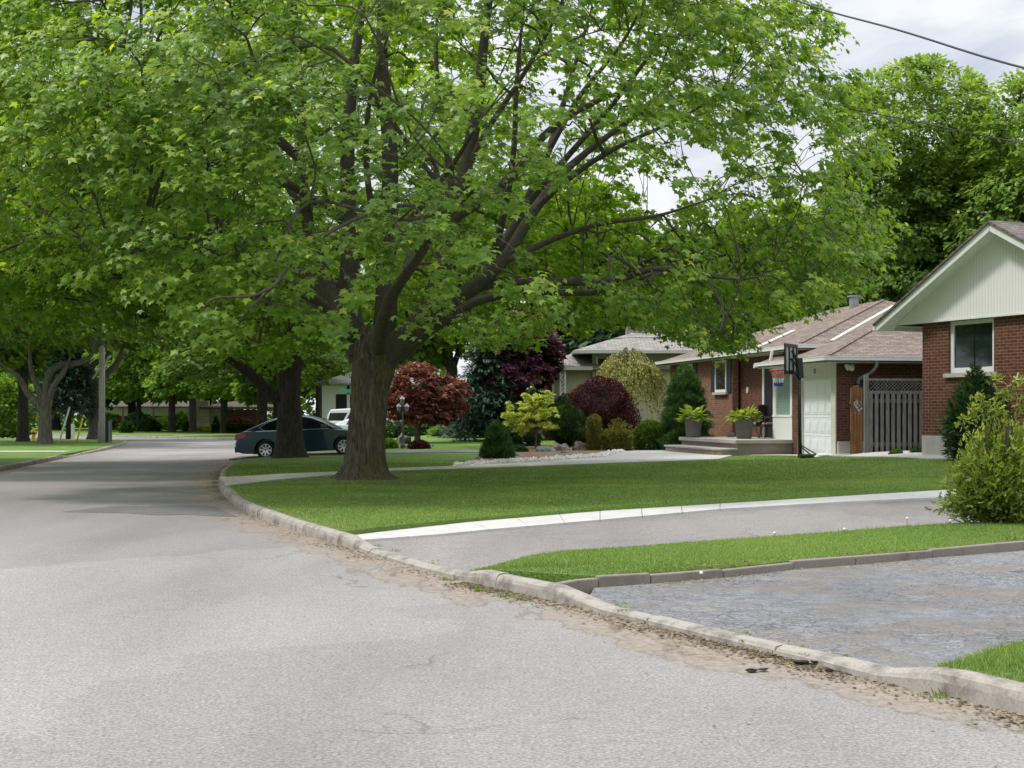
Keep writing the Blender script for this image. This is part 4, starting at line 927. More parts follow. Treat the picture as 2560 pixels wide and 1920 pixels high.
# left of the frame: tall trees closing the picture, and the wood behind everything
tree('maple_tree', 'tall bright-leaved maple on the left verge, only its leafy right side in the picture', 'tree', -17.6, 42.0, .13, .5, 4.2, [(-.3,-1,9.4,7.4,7.2,5.8),(3.0,-1,7.0,4.8,4.8,3.4),(4.4,1,5.2,3.2,3.4,2.0)], 'maple', 'bark_dark', 1000, 24, .19, .62, 'maple', 41, low_flat=.5, gap=.4, tone_up=.15)
# background trees behind the houses
def bg(px, d, label, cat, blobs, mat, seed, r=.35, fork=4, ncl=520, per=26, ls=.33, cr=.85, kind='tri', zb=.9, **kw):
    return tree(kw.pop('name', 'background_tree'), label, cat, (px-1280)/FPX*d, d, zb, r, fork, blobs, mat, kw.pop('bark', 'bark_dark'), ncl, per, ls, cr, kind, seed, kw.pop('group', None), **kw)
bg(2300, 66, 'tall round-topped bright green chestnut above the gap between the two brick roofs', 'tree', [(-.2,0,13.2,4.1,4.0,3.9),(-1.4,-.5,9.8,3.5,3.5,3.4),(1.9,-.3,9.6,3.3,3.2,3.4),(0,-.5,6.2,4.3,3.6,2.6),(-2.5,0,5.0,2.6,2.6,2.0)], 'chestnut', 51, .4, 3, 2900, 26, .215, .42, 'oval', name='chestnut_tree', tone_up=.22, gap=1.0, low_flat=.8, droop=.6)
bg(2640, 62, 'chestnut tree at the right edge above the white gable', 'tree', [(0,0,12.4,4.0,4,3.5),(-.9,-.5,8.6,3.8,3.6,3.4),(.6,0,5.5,4,3.5,3)], 'chestnut', 52, .4, 3, 1900, 26, .215, .42, 'oval', name='chestnut_tree', tone_up=.22, gap=1.0, low_flat=.8, droop=.6)
bg(2462, 78, 'pointed-topped tree between the two chestnuts', 'tree', [(-.6,0,12.5,2.6,2.6,4.6),(1.7,0,13.2,1.9,2,4.2),(0,0,7,3.5,3,4)], 'chestnut', 53, .3, 3, 800, 26, .23, .45, 'oval', tone_up=.1, low_flat=.8)
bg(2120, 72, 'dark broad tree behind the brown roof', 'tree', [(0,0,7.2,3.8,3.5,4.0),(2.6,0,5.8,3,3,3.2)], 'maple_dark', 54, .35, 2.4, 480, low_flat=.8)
bg(1930, 80, 'mid green tree left of the chestnut behind the brown roof', 'tree', [(0,0,8.4,3.8,3.5,4.4),(-2.5,0,6,3,3,3)], 'chestnut', 55, .35, 2.4, 480, low_flat=.8)
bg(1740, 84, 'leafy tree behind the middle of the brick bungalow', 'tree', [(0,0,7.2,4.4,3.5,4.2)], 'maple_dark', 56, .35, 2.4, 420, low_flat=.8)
bg(1440, 82, 'lime green tree top rising behind the middle of the big maple', 'tree', [(-.5,0,11.5,3.0,3,3.0),(.8,0,8.2,4,3.5,3.6)], 'lime', 57, .35, 3, 480, low_flat=.7)
bg(1545, 72, 'dark evergreen behind the chimney of the grey roof', 'tree', [(0,0,6.2,2.2,2.2,3.8),(-1.6,0,4.6,2,2,2.6)], 'arbor', 58, .3, 2, 420, 22, .3, .5, low_flat=.9)
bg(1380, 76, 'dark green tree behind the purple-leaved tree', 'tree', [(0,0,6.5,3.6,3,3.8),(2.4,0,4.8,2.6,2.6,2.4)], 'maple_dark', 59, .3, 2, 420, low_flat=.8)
bg(1130, 88, 'green maple standing between the street and the red-leaved tree', 'tree', [(0,0,8.0,4.6,4,4.6),(-2.6,0,6.0,3,3,3)], 'maple_dark', 60, .35, 3.4, 460, low_flat=.7)
bg(800, 118, 'light green tree behind the white house', 'tree', [(0,0,8.5,5.5,4,5)], 'lime', 61, .35, 3.5, 380, 26, .38, .95, low_flat=.6)
bg(690, 104, 'bright yellow-green tree behind the blue sedan', 'tree', [(0,0,4.6,2.3,2.2,2.8),(-1.4,0,3.0,1.5,1.5,1.6)], 'lime', 62, .2, 1.4, 300, 26, .26, .6, low_flat=.8)
for i, (px, d, h, R_, mt, lab) in enumerate([(-60,128,17,8,'maple_dark','wide dark tree at the far left behind the pruned maples'),(140,135,19,8,'maple','tall tree behind the spruce on the left'),(330,142,19,8,'maple_dark','tall dark tree behind the far brick house'),(520,140,20,8.5,'maple','broad tree behind the tan house'),(700,138,19,8,'maple_dark','dark tree behind the clipped far hedge'),(920,134,19,8,'maple','tall green tree behind the white house and the big trunk')]):
    bg(px, d, lab, 'tree', [(0,0,h*.62,R_,R_*.6,h*.38),(-R_*.4,0,h*.36,R_*.6,R_*.5,h*.25),(R_*.4,0,h*.38,R_*.6,R_*.5,h*.25)], mt, 70+i, .4, 4, 430, 26, .46, 1.25, low_flat=.8, zb=.1)
# ------------------------------------------------------------------ shrubs
def shrub(name, label, cat, px, py, wpx, hpx, prof, mat, kind='oval', n=2600, ls=.06, seed=0, group=None, stem=0, lump=.08, layers=0, d=None, z=None, droop=.2, core=.84, depth=.9, up=.5, stemmat='bark_dark', thick=.12, lumpf=4.0):
    """prof: [(height fraction, radius fraction)]; real size follows from the measured outline"""
    if d is None: x, d = G(px, py); z = hg(x, d)
    else: x = (px-1280)/FPX*d
    if z is None: z = hg(x, d)
    Wd = wpx/FPX*d/2; H_ = hpx/FPX*d; rs = np.random.RandomState(seed+500); t = thing(name, (x, d, z-.02), label, cat, group)
    hf = np.array([p[0] for p in prof]); rf = np.array([p[1] for p in prof])
    wgt = np.interp(np.linspace(0, 1, 200), hf, rf)+.05; cdf = np.cumsum(wgt)/wgt.sum(); u = np.interp(rs.rand(n), cdf, np.linspace(0, 1, 200))
    th = rs.rand(n)*6.283; R_ = np.interp(u, hf, rf); Pn = np.c_[np.cos(th)*R_*1.0, np.sin(th)*R_, u*1.5]
    lum = 1+lump*vnoise(Pn, lumpf, seed)+lump*.6*vnoise(Pn, lumpf*2.4, seed+1)
    if layers: lum += .09*np.sin(u*layers*6.283+2.2*np.sin(th*2+seed))
    inn = 1-thick*rs.rand(n)**1.5*1.6; ot = rs.rand(n) < .07; inn[ot] = 1+.16*rs.rand(ot.sum())
    r = R_*lum*inn; zz = u*H_*(1+.03*vnoise(Pn, 3, seed+2))
    P = np.c_[np.cos(th)*r*Wd, np.sin(th)*r*Wd*depth, zz]
    slope = np.gradient(np.interp(np.linspace(0, 1, 200), hf, rf), 1/199)[np.clip((u*199).astype(int), 0, 199)]
    o = np.c_[np.cos(th), np.sin(th), np.clip(-slope*Wd/H_*1.2, -.3, 3)]; o /= np.linalg.norm(o, axis=1, keepdims=True)
    D = o*.8+rs.normal(size=(n, 3))*.45; D[:, 2] += up-droop
    U = o*.5+np.c_[rs.normal(size=(n, 2))*.4, np.full(n, .8)]
    tone = np.clip(.45+.9*(lum-1)/max(lump, .03)*.16+.17*rs.normal(size=n)+.08*(u-.5), 0, .98)
    S = ls*(.6+.7*rs.rand(n))
    fo = leaves('foliage', P, D, U, S, tone, mat, kind, t)
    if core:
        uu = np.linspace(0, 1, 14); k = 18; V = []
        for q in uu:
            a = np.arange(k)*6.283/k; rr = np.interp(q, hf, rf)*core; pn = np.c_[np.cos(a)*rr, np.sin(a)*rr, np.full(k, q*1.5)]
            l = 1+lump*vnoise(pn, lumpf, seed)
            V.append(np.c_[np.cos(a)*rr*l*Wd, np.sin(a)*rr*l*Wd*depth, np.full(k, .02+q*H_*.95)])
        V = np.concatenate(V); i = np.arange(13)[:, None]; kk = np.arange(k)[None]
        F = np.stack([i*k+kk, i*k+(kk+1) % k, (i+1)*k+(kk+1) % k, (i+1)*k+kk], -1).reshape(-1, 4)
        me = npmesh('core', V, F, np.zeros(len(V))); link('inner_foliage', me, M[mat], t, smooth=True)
    if stem:
        mb = MB()
        for i in range(4):
            a = i*1.57+seed; mb.tube([(math.cos(a)*.03, math.sin(a)*.03, -.05), (math.cos(a)*Wd*.1, math.sin(a)*Wd*.1, stem*.6), (math.cos(a)*Wd*.35, math.sin(a)*Wd*.3, stem*1.5)], [.05*stem+.02, .035*stem+.015, .012], 7)
        mb.build('stem', M[stemmat], t, smooth=True)
    return t
RND = [(0,.55),(.1,.82),(.3,1),(.55,.98),(.78,.76),(.92,.45),(1,.1)]
DOME = [(0,.8),(.15,.97),(.35,1),(.6,.88),(.82,.6),(.95,.3),(1,.05)]
CONE = [(0,.75),(.06,.95),(.2,1),(.45,.78),(.7,.5),(.88,.24),(1,.03)]
COL = [(0,.75),(.1,.95),(.5,1),(.8,.95),(.93,.75),(1,.3)]
shrub('dwarf_spruce', 'small two-tiered dark green cone shrub at the left end of the mulch bed', 'conifer', 1243, 1149, 80, 100, [(0,.8),(.08,1),(.28,1),(.42,.82),(.47,.72),(.6,.74),(.75,.56),(.9,.3),(1,.04)], 'cone', 'needle', 15000, .055, 1, lump=.12, lumpf=5, up=.6, thick=.1)
shrub('dwarf_spruce', 'tall dark green cone-shaped evergreen beside the front of the brick wall', 'conifer', 1714, 1125, 124, 214, [(0,.75),(.08,1),(.3,.94),(.5,.82),(.7,.66),(.85,.46),(.95,.24),(1,.03)], 'cone', 'needle', 34000, .075, 2, lump=.16, up=.55, layers=7, thick=.12, lumpf=5.5, d=49.5)
shrub('barberry_shrub', 'large round maroon shrub behind the golden columns', 'shrub', 1503, 1106, 178, 172, [(0,.45),(.1,.72),(.3,.95),(.5,1),(.7,.88),(.88,.58),(.97,.28),(1,.05)], 'maroon', 'oval', 24000, .065, 3, lump=.12, stem=.5, thick=.25, up=.8, d=53.5, lumpf=3)
shrub('golden_column_shrub', 'tallest slim golden-tipped column shrub, left of the three', 'shrub', 1485, 1123, 36, 92, COL, 'gold', 'needle', 4200, .07, 4, 'golden column shrubs in front of the maroon shrub', lump=.16, up=.9, d=48.9)
shrub('golden_column_shrub', 'middle short golden-tipped column shrub set nearest the gravel', 'shrub', 1529, 1127, 42, 56, COL, 'gold', 'needle', 3600, .07, 5, 'golden column shrubs in front of the maroon shrub', lump=.16, up=.9, d=48.9)
shrub('golden_column_shrub', 'right golden-tipped column shrub, narrower than the middle one', 'shrub', 1563, 1119, 32, 54, COL, 'gold', 'needle', 3000, .07, 6, 'golden column shrubs in front of the maroon shrub', lump=.16, up=.9, d=48.9)
shrub('golden_column_shrub', 'loose golden-leaved shrub growing up against the maroon shrub', 'shrub', 1545, 1112, 66, 78, RND, 'gold', 'oval', 1500, .07, 7, lump=.3, core=0, thick=.9, d=50.6)
shrub('green_bush', 'bright green rounded bush left of the tall cone evergreen', 'shrub', 1625, 1098, 86, 74, RND, 'bush', 'oval', 7000, .07, 8, lump=.1, d=50)
shrub('pine_bush', 'irregular green mountain pine behind the yellow-leaved tree', 'shrub', 1416, 1107, 96, 104, [(0,.12),(.12,.35),(.3,.9),(.5,1),(.7,.95),(.88,.6),(1,.15)], 'pine', 'needle', 14000, .11, 9, lump=.26, stem=.5, up=.7, d=52.5, thick=.5, core=.7)
shrub('clipped_hedge', 'low dark clipped bush behind the slim trunk of the yellow-leaved tree', 'hedge', 1305, 1095, 92, 50, COL, 'hedge', 'oval', 6000, .06, 10, lump=.06, d=54)
shrub('tall_hedge', 'tall soft green hedge under the beige wall', 'hedge', 1425, 1078, 150, 108, DOME, 'hedge', 'oval', 12000, .08, 11, lump=.1, d=60, z=.6)
shrub('lime_shrub', 'low spreading lime green shrub on the sunny lawn beside the red tree', 'shrub', 1128, 1079, 100, 30, DOME, 'lime', 'oval', 5000, .09, 12, lump=.16, d=66)
shrub('lime_shrub', 'small lime plant tucked behind the boulder of the lamp post', 'shrub', 972, 1119, 38, 22, DOME, 'lime', 'oval', 900, .1, 13, lump=.2, d=54)
shrub('laurel_hedge', 'broad-leaved green hedge between the big trunk and the red tree', 'hedge', 1010, 1084, 170, 42, [(0,.9),(.1,.98),(.5,1),(.8,.93),(1,.6)], 'hedge', 'oval', 9000, .11, 14, lump=.1, d=69, z=.36)
shrub('juniper', 'small grey-green juniper right of the two-tiered cone shrub', 'shrub', 1297, 1133, 40, 18, DOME, 'pine', 'needle', 1800, .08, 15, lump=.2)
shrub('barberry_shrub', 'small dark red plant at the foot of the red-leaved tree', 'shrub', 1048, 1108, 48, 20, DOME, 'maroon', 'oval', 1500, .08, 16, lump=.2, d=53)
shrub('perennial_clump', 'small green plant among the rocks left of the step', 'plant', 1600, 1110, 34, 20, DOME, 'bush', 'oval', 900, .07, 17, lump=.2)
# red-leaved trees, spruce, weeping tree, yellow tree
x, d = G(1043, 1108); z = hg(x, d)
k = d/FPX
tree('red_maple', 'red-leaved ornamental maple on the sunny lawn right of the big trunk', 'tree', x, d, z, 15*k*.5, 42*k, [(-5*k,0,125*k,72*k,62*k,78*k),(70*k,0,112*k,62*k,56*k,60*k),(-35*k,0,95*k,45*k,45*k,50*k),(30*k,-10*k,80*k,78*k,50*k,34*k)], 'red', 'bark_grey', 520, 26, .11, .22, 'maple', 81, tone_up=.12, gap=.5, low_flat=.85, nlimb=12, droop=.5)
tree('purple_tree', 'large dark purple-leaved tree beside the beige house', 'tree', (1298-1280)/FPX*60.5, 60.5, .75, .16, 1.2, [(0,0,3.3,1.7,1.5,1.75),(-.9,0,2.2,1.1,1.0,1.3),(-1.1,0,1.2,.9,.9,.9),(.9,.6,3.4,.9,.8,.9),(.1,0,4.3,1.1,1,.9)], 'purple', 'bark_dark', 560, 28, .15, .34, 'maple', 82, low_flat=.95, shell=.6)
def conifer(label, px, d, z, H_, R_, mat, seed, n=90, tuft_n=60, name='spruce_tree', z0f=.06):
    rs = np.random.RandomState(seed); x = (px-1280)/FPX*d; t = thing(name, (x, d, z), label, 'conifer')
    MB().tube([(0,0,-.1),(0,0,H_*.5),(0,0,H_*.95)], [H_*.022+.04, H_*.015, .02], 9).build('trunk', M['bark_dark'], t, smooth=True)
    PP = []; DD = []; UU = []; tb = Tubes()
    for i in range(n):
        f = z0f+(1-z0f)*(i/n)**.9; a = i*2.4+rs.rand(); r = R_*(1-f)**.75*(.8+.35*rs.rand())+.08; zz = f*H_
        dirv = np.array([math.cos(a), math.sin(a), -.18]); tip = np.array([math.cos(a)*r, math.sin(a)*r, zz-.22*r+.05]); b0 = np.array([0, 0, zz])
        tb.add(np.linspace(b0, tip, 4), .02+.01*r, .006, 4)
        m = max(8, int(tuft_n*r/R_)); s = rs.rand(m)**.7; P = b0+(tip-b0)*s[:, None]; wv = rs.normal(size=(m, 3))*.13*r*(.3+s[:, None]); wv[:, 2] = -abs(wv[:, 2])*.6; PP.append(P+wv)
        Dv = dirv+rs.normal(size=(m, 3))*.5; DD.append(Dv); UU.append(np.c_[rs.normal(size=(m, 2))*.3, np.ones(m)])
    tb.build('branch', M['bark_dark'], t)
    P = np.concatenate(PP); m = len(P); leaves('crown', P, np.concatenate(DD), np.concatenate(UU), R_*.20*(.6+.6*rs.rand(m)), np.clip(.45+.22*rs.normal(size=m), 0, 1), mat, 'spray', t)
    return t
conifer('blue-green spruce between the red-leaved tree and the purple tree', 1222, 60, .7, 4.6, 1.75, 'spruce', 5, 130, 90)
conifer('dark grey-green spruce behind the leaning guy wire guards', 172, 84, .1, 6.6, 2.3, 'spruce', 6, 120, 80, z0f=.28)
conifer('low dark spruce behind the lime shrub', 1180, 64, .65, 1.6, 1.6, 'spruce', 8, 60, 60)
# dome-shaped weeping tree
x, d = (1574-1280)/FPX*56, 56.0; z = hg(x, d); rs = np.random.RandomState(9)
t = thing('weeping_tree', (x, d, z), 'pale yellow weeping larch with hanging branches beside the brick bungalow', 'tree')
tb = Tubes(); tb.add(smooth_path([(.1,0,-.1),(.15,0,.8),(0,0,1.6),(.1,0,2.3)], 5), .09, .05, 8); tb.build('trunk', M['bark_grey'], t)
tb = Tubes(); PP = []; DD = []
for i in range(420):
    a = rs.rand()*6.28; R_ = 1.42*rs.rand()**.45*(1+.12*math.sin(a*3+1)); top = 3.45-.6*(R_/1.4)**2.2+.16*math.sin(a*4); ln = rs.uniform(.3, 1.75)*(.5+.6*R_/1.22); m = 30
    s = np.linspace(0, 1, m); cx, cy = math.cos(a), math.sin(a); rr = R_*(.75+.3*s); P = np.c_[cx*rr, cy*rr, top-ln*s**1.2+.15*np.sin(s*3.1)]
    P += rs.normal(size=P.shape)*.035
    if i % 3 == 0: tb.add(smooth_path([(0,0,2.1),(cx*R_*.45,cy*R_*.45,top+.05),tuple(P[0]),tuple(P[m//2])], 3), .02, .006, 4)
    PP.append(P); DD.append(np.c_[rs.normal(size=(m, 2))*.5, -np.ones(m)*.8])
tb.build('branch', M['bark_grey'], t); P = np.concatenate(PP); m = len(P)
leaves('crown', P, np.concatenate(DD), np.c_[np.full(m, 0)+rs.normal(size=m)*.5, -np.ones(m), np.full(m, .6)], .085*(.6+.7*rs.rand(m)), np.clip(.5+.2*rs.normal(size=m), 0, 1), 'weeping', 'oval', t)
# small yellow-leaved tree in tiers
x, d = G(1340, 1124); z = hg(x, d); rs = np.random.RandomState(12); kk = d/FPX
t = thing('yellow_maple', (x, d, z), 'small tiered bright yellow-leaved maple on a slim trunk in the mulch bed', 'tree')
tb = Tubes(); tb.add(smooth_path([(0,0,-.05),(0,0,.35),(.02,0,.6),(-.02,0,.95)], 4), .045, .03, 8)
tb.add(smooth_path([(0,0,.42),(-.12,0,.62),(-.2,.05,.9)], 4), .025, .015, 6); tb.build('trunk', M['bark_grey'], t)
C_ = []
for (cx, cz, rx, n_) in [(-58,66,28,26),(-30,60,26,22),(25,62,36,30),(-60,85,26,20),(-35,82,34,30),(5,86,40,34),(-12,102,30,24),(25,98,26,18),(-20,116,22,14),(8,114,24,16),(12,132,20,10),(-20,130,14,6),(-45,44,18,9),(-28,134,8,4),(34,128,9,4),(28,140,6,3),(-62,104,10,5),(-70,112,6,3)]:
    q = rs.normal(size=(n_, 3))*[rx*kk*.5, rx*kk*.5, 4*kk]; C_.append(q+[cx*kk, rs.uniform(-.3, .3), cz*kk])
cl = np.concatenate(C_); out = cl/np.linalg.norm(cl, axis=1, keepdims=True); tb = Tubes()
for c in cl[::3]: tb.add(smooth_path([(0,0,.6+.3*rs.rand()), (c[0]*.5, c[1]*.5, c[2]*.9), tuple(c)], 3), .012, .004, 4)
tb.build('branch', M['bark_grey'], t)
P, D, U, S, rn = sprays(cl, out, 16, .10, .085, rs, .5, .45, np.full(len(cl), .55)); leaves('crown', P, D, U, S, rn, 'yellow', 'maple', t)
# shrubs by the right-hand house
shrub('cedar_shrub', 'dark narrow cedar growing against the brick wall under the window', 'shrub', 2440, 1142, 140, 226, [(0,.8),(.2,.95),(.45,1),(.62,.86),(.75,.62),(.88,.32),(1,.06)], 'arbor', 'spray', 5200, .15, 30, lump=.16, thick=.3, up=.5, d=33.4, z=.5, core=.72)
def near_shrub():
    x, d = G(2490, 1304); z = hg(x, d); rs = np.random.RandomState(31)
    t = thing('cypress_shrub', (x, d, z), 'large feathery yellow-green cypress shrub at the end of the grass strip on the right', 'shrub')
    k = d/FPX; tb = Tubes(); PP = []; DD = []; TT = []
    for i in range(400):
        a = rs.rand()*6.28; f = rs.rand()**.9; R_ = 134*k*np.interp(f, [0,.15,.45,.7,.85,1], [.78,1.0,.95,.74,.5,.28])*(.5+.58*rs.rand()); zt = (8+222*f)*k*rs.uniform(.76, 1.1)
        x0 = 22*k*f; tip = np.array([math.cos(a)*R_+x0, math.sin(a)*R_*.85, zt]); b0 = np.array([rs.normal()*.05, rs.normal()*.05, max(0, zt*.35-.05)])
        p = smooth_path([b0, b0+(tip-b0)*.5+[0,0,.12], tip], 4); tb.add(p, .018, .004, 4)
        m = 46; s = rs.rand(m)**.55; P = np.stack([np.interp(s, np.linspace(0, 1, len(p)), p[:, j]) for j in range(3)], 1)+rs.normal(size=(m, 3))*.075
        PP.append(P); DD.append((tip-b0)/np.linalg.norm(tip-b0)+rs.normal(size=(m, 3))*.6+[0, 0, .1]); TT.append(.22+.68*s*(.35+.65*f)+.14*rs.normal(size=m))
    # long arching shoots above the body
    for (dx, hh, bx) in [(-60, 305, -35),(20, 330, 10),(75, 318, 60),(-20, 352, 30),(90, 285, 70),(-95, 250, -70),(40, 345, 110),(-40,290,-10),(-70,275,-50),(0,310,-20),(55,300,40),(100,260,90),(-20,270,10)]:
        p = smooth_path([(0,0,150*k),(bx*k*.6,0,hh*k*.75),(dx*k,-.1,hh*k),((dx+26)*k,-.1,(hh+4)*k)], 6); tb.add(p, .012, .003, 4); m = 46; s = .35+.65*rs.rand(m)
        PP.append(np.stack([np.interp(s, np.linspace(0, 1, len(p)), p[:, j]) for j in range(3)], 1)+rs.normal(size=(m, 3))*.025); DD.append(rs.normal(size=(m, 3))*.7+[.3, 0, .25]); TT.append(np.clip(.78+.12*rs.normal(size=m), 0, 1))
    for i in range(26):
        a = rs.rand()*6.28; r = 40*k*rs.rand(); tb.add([(math.cos(a)*.06, math.sin(a)*.06, -.05), (math.cos(a)*r, math.sin(a)*r, .5), (math.cos(a)*r*1.8, math.sin(a)*r*1.8, 1.2)], .03, .01, 5)
    tb.build('branch', M['twig'], t); P = np.concatenate(PP); m = len(P); D = np.concatenate(DD)
    leaves('foliage', P, D, rs.normal(size=(m, 3))*.6+[0, -.3, .7], .08*(.6+.8*rs.rand(m)), np.clip(np.concatenate(TT), 0, 1), 'cypress', 'spray', t)
near_shrub()
for px, py, wv, hv, mt, lab in [(2300,1133,46,14,'arbor','low dark plant at the corner foundation of the right house'),(2345,1134,50,22,'hedge','low leafy plant under the pale foundation band'),(2240,1133,26,12,'bush','small light green weed at the foot of the grey fence'),(2380,1131,26,20,'bush','small pale green weed beside the dark cedar')]:
    shrub('small_plant', lab, 'plant', px, py, wv, hv, DOME, mt, 'oval', 700, .055, int(px), lump=.2, d=37.2)
# far planting
def at(px, d): return (px-1280)/FPX*d
shrub('box_hedge', 'long clipped dark green hedge on the far lawn', 'hedge', 603, 1082, 72, 22, [(0,.96),(.5,1),(.85,.98),(1,.8)], 'hedge', 'tri', 3000, .14, 40, d=112, z=.1, lump=.03, depth=.3)
shrub('box_hedge', 'short clipped dark green hedge left of the far maple trunk', 'hedge', 543, 1082, 24, 22, [(0,.96),(.5,1),(.85,.98),(1,.8)], 'hedge', 'tri', 1600, .14, 41, d=113, z=.1, lump=.03)
shrub('purple_hedge', 'reddish purple hedge behind the clipped far hedge', 'hedge', 598, 1072, 78, 32, DOME, 'red', 'tri', 3000, .17, 42, d=120, z=.1, lump=.12, depth=.3)
shrub('round_bush', 'round grey-green bush before the far brick house', 'shrub', 316, 1083, 34, 30, RND, 'hedge', 'tri', 1500, .14, 43, d=112, z=.1)
shrub('lime_shrub', 'yellow low shrub in front of the tan house', 'shrub', 514, 1076, 40, 12, DOME, 'yellow', 'tri', 900, .16, 44, d=122, z=.1, lump=.2)
shrub('cone_shrub', 'dark pointed shrub at the right corner of the tan house', 'conifer', 540, 1074, 20, 38, CONE, 'cone', 'tri', 1100, .14, 45, d=120, z=.1)
shrub('cone_shrub', 'dark pointed shrub left of the tan wall', 'conifer', 466, 1074, 16, 28, CONE, 'cone', 'tri', 900, .14, 46, d=122, z=.1)
shrub('cone_shrub', 'tall narrow cone shrub behind the windshield of the sedan', 'conifer', 804, 1064, 24, 50, COL, 'cone', 'tri', 1400, .12, 47, d=80, z=.2)
shrub('round_bush', 'tall yellow-green leafy shrub at the far left edge of the lawn', 'shrub', 20, 1092, 130, 170, RND, 'lime', 'tri', 3000, .2, 48, d=92, z=.1, lump=.2)
shrub('round_bush', 'dark bush in front of the far brick wall', 'shrub', 372, 1082, 56, 30, DOME, 'arbor', 'tri', 1500, .18, 49, d=122, z=.1)
shrub('pink_flower_shrub', 'pink and white flowering bush behind the sedan roof', 'shrub', 765, 1056, 36, 40, RND, 'lime', 'tri', 1100, .16, 50, d=96, z=.1)
shrub('ground_plants', 'low leafy bed in front of the white vehicle', 'plants', 850, 1082, 90, 22, DOME, 'lime', 'tri', 1600, .14, 51, d=75, z=.1, depth=.5)
# rocks
def rock(px, py, w_, h_, mat, label, seed, d=None):
    if d is None: x, d = G(px, py)
    else: x = at(px, d)
    s = w_/FPX*d/2; o = link('rock', ico(1, 3, seed, .28, (s, s*.8, h_/FPX*d*.62)), M[mat], smooth=False); o.location = (x, d, hg(x, d)+.03); return tag(o, label, 'rock')
rock(1361,1132,44,26,'rock_blue','blue-green rock in the mulch below the yellow-leaved tree',1)
rock(1400,1121,52,32,'rock','large flat-topped brown boulder beside the pine trunk',2,49)
rock(1452,1119,42,36,'rock_red','dark red-brown boulder between the pine and the golden columns',3,49)
rock(1417,1135,30,12,'rock','small flat rock lying in front of the large boulder',4)
rock(1302,1143,30,10,'rock','small flat grey rock beside the two-tiered cone shrub',5)
rock(1008,1108,36,30,'rock','grey boulder at the foot of the lamp post',6)
rock(1588,1108,26,22,'rock_blue','pale rock behind the white bird ornament',7)
rock(1645,1107,30,18,'rock_red','brown rock at the foot of the tall cone evergreen',8)
rock(1214,1147,50,9,'rock_red','flat stone slab left of the two-tiered cone shrub',9)
rock(1620,1114,28,14,'rock','small grey rock between the ornament and the step',10)

# far wood closing the view at ground level
rs = np.random.RandomState(77); n = 26000; X = rs.uniform(-75, 45, n); Y = 152+rs.rand(n)*10; hm = 8+2.5*vnoise(np.c_[X, X*0, X*0], .12, 4); Z = rs.rand(n)**.8*hm
D = rs.normal(size=(n, 3))*.6+[0, -.4, -.3]; tag(leaves('far_wood', np.c_[X, Y, Z], D, rs.normal(size=(n, 3))*.5+[0, -.4, .9], .55*(.6+.7*rs.rand(n)), np.clip(.35+.2*rs.normal(size=n)+.2*vnoise(np.c_[X, Y, Z], .35, 5), 0, 1), 'maple_dark', 'tri'), 'dark leafy wood closing the view behind the far houses', kind='stuff')

for i, (px, py, wv, hv, mt, lab) in enumerate([(262,1086,60,44,'bush','light green bush right of the utility cabinet, before the far brick house'),(418,1080,70,36,'lime','bright low shrub row behind the forked far maple'),(345,1078,60,46,'hedge','mid green shrub in front of the far brick house roof'),(455,1078,50,44,'bush','green shrub between the far brick house and the tan house')]):
    shrub('far_shrub', lab, 'shrub', px, py, wv, hv, RND, mt, 'tri', 1900, .2, 90+i, d=134, z=.0, lump=.22)
# ------------------------------------------------------------------ brick bungalow with garage
def hip(mb, x0, x1, y0, y1, z, s, th=.14):
    wx, wy = x1-x0, y1-y0; r = min(wx, wy)/2; zt = z+r*s
    if wx <= wy: a, b = (x0+r, y0+r, zt), (x0+r, y1-r, zt)
    else: a, b = (x0+r, y0+r, zt), (x1-r, y0+r, zt)
    v = [(x0,y0,z),(x1,y0,z),(x1,y1,z),(x0,y1,z),a,b,(x0,y0,z-th),(x1,y0,z-th),(x1,y1,z-th),(x0,y1,z-th)]
    if wx <= wy: f = [(0,1,4),(1,2,5,4),(2,3,5),(3,0,4,5)]
    else: f = [(0,1,5,4),(1,2,5),(2,3,4,5),(3,0,4)]
    return mb.add(v, f+[(0,6,7,1),(1,7,8,2),(2,8,9,3),(3,9,6,0),(6,9,8,7)])
def hipcaps(mb, x0, x1, y0, y1, z, s):
    r = min(x1-x0, y1-y0)/2; zt = z+r*s
    return [((x0, y0, z), (x0+r, y0+r, zt)), ((x1, y0, z), (x1-r, y0+r, zt))]
bz = thing('brick_bungalow', (9.13, 40, 0), 'red brick bungalow with brown shingle roof, white garage door and a raised front porch', 'house', rz=math.radians(10.54))
for b_ in [(0,8.4,0,.2,.2,3.12),(-.02,.2,2.82,3.28,.2,3.12),(.21,8.4,4.9,5.1,.2,3.3),(.6,.8,5.1,9.62,.2,3.6),(.8,9.4,16.9,17.1,.2,3.6),(1.4,9.4,3.4,3.6,3.0,3.7)]: MB().box(*b_).build('wall', M['brick'], bz)
o = MB().box(.3, .52, 9.6, 17.0, .2, 3.58).build('wall', M['brick_bright'], bz); o['label'] = 'lighter brick front wall of the bedrooms'
MB().box(.012, .3, -.06, .0, .2, .75).box(0.02, 1.02, -.09, -.003, .2, .83).build('foundation', M['foundation'], bz)
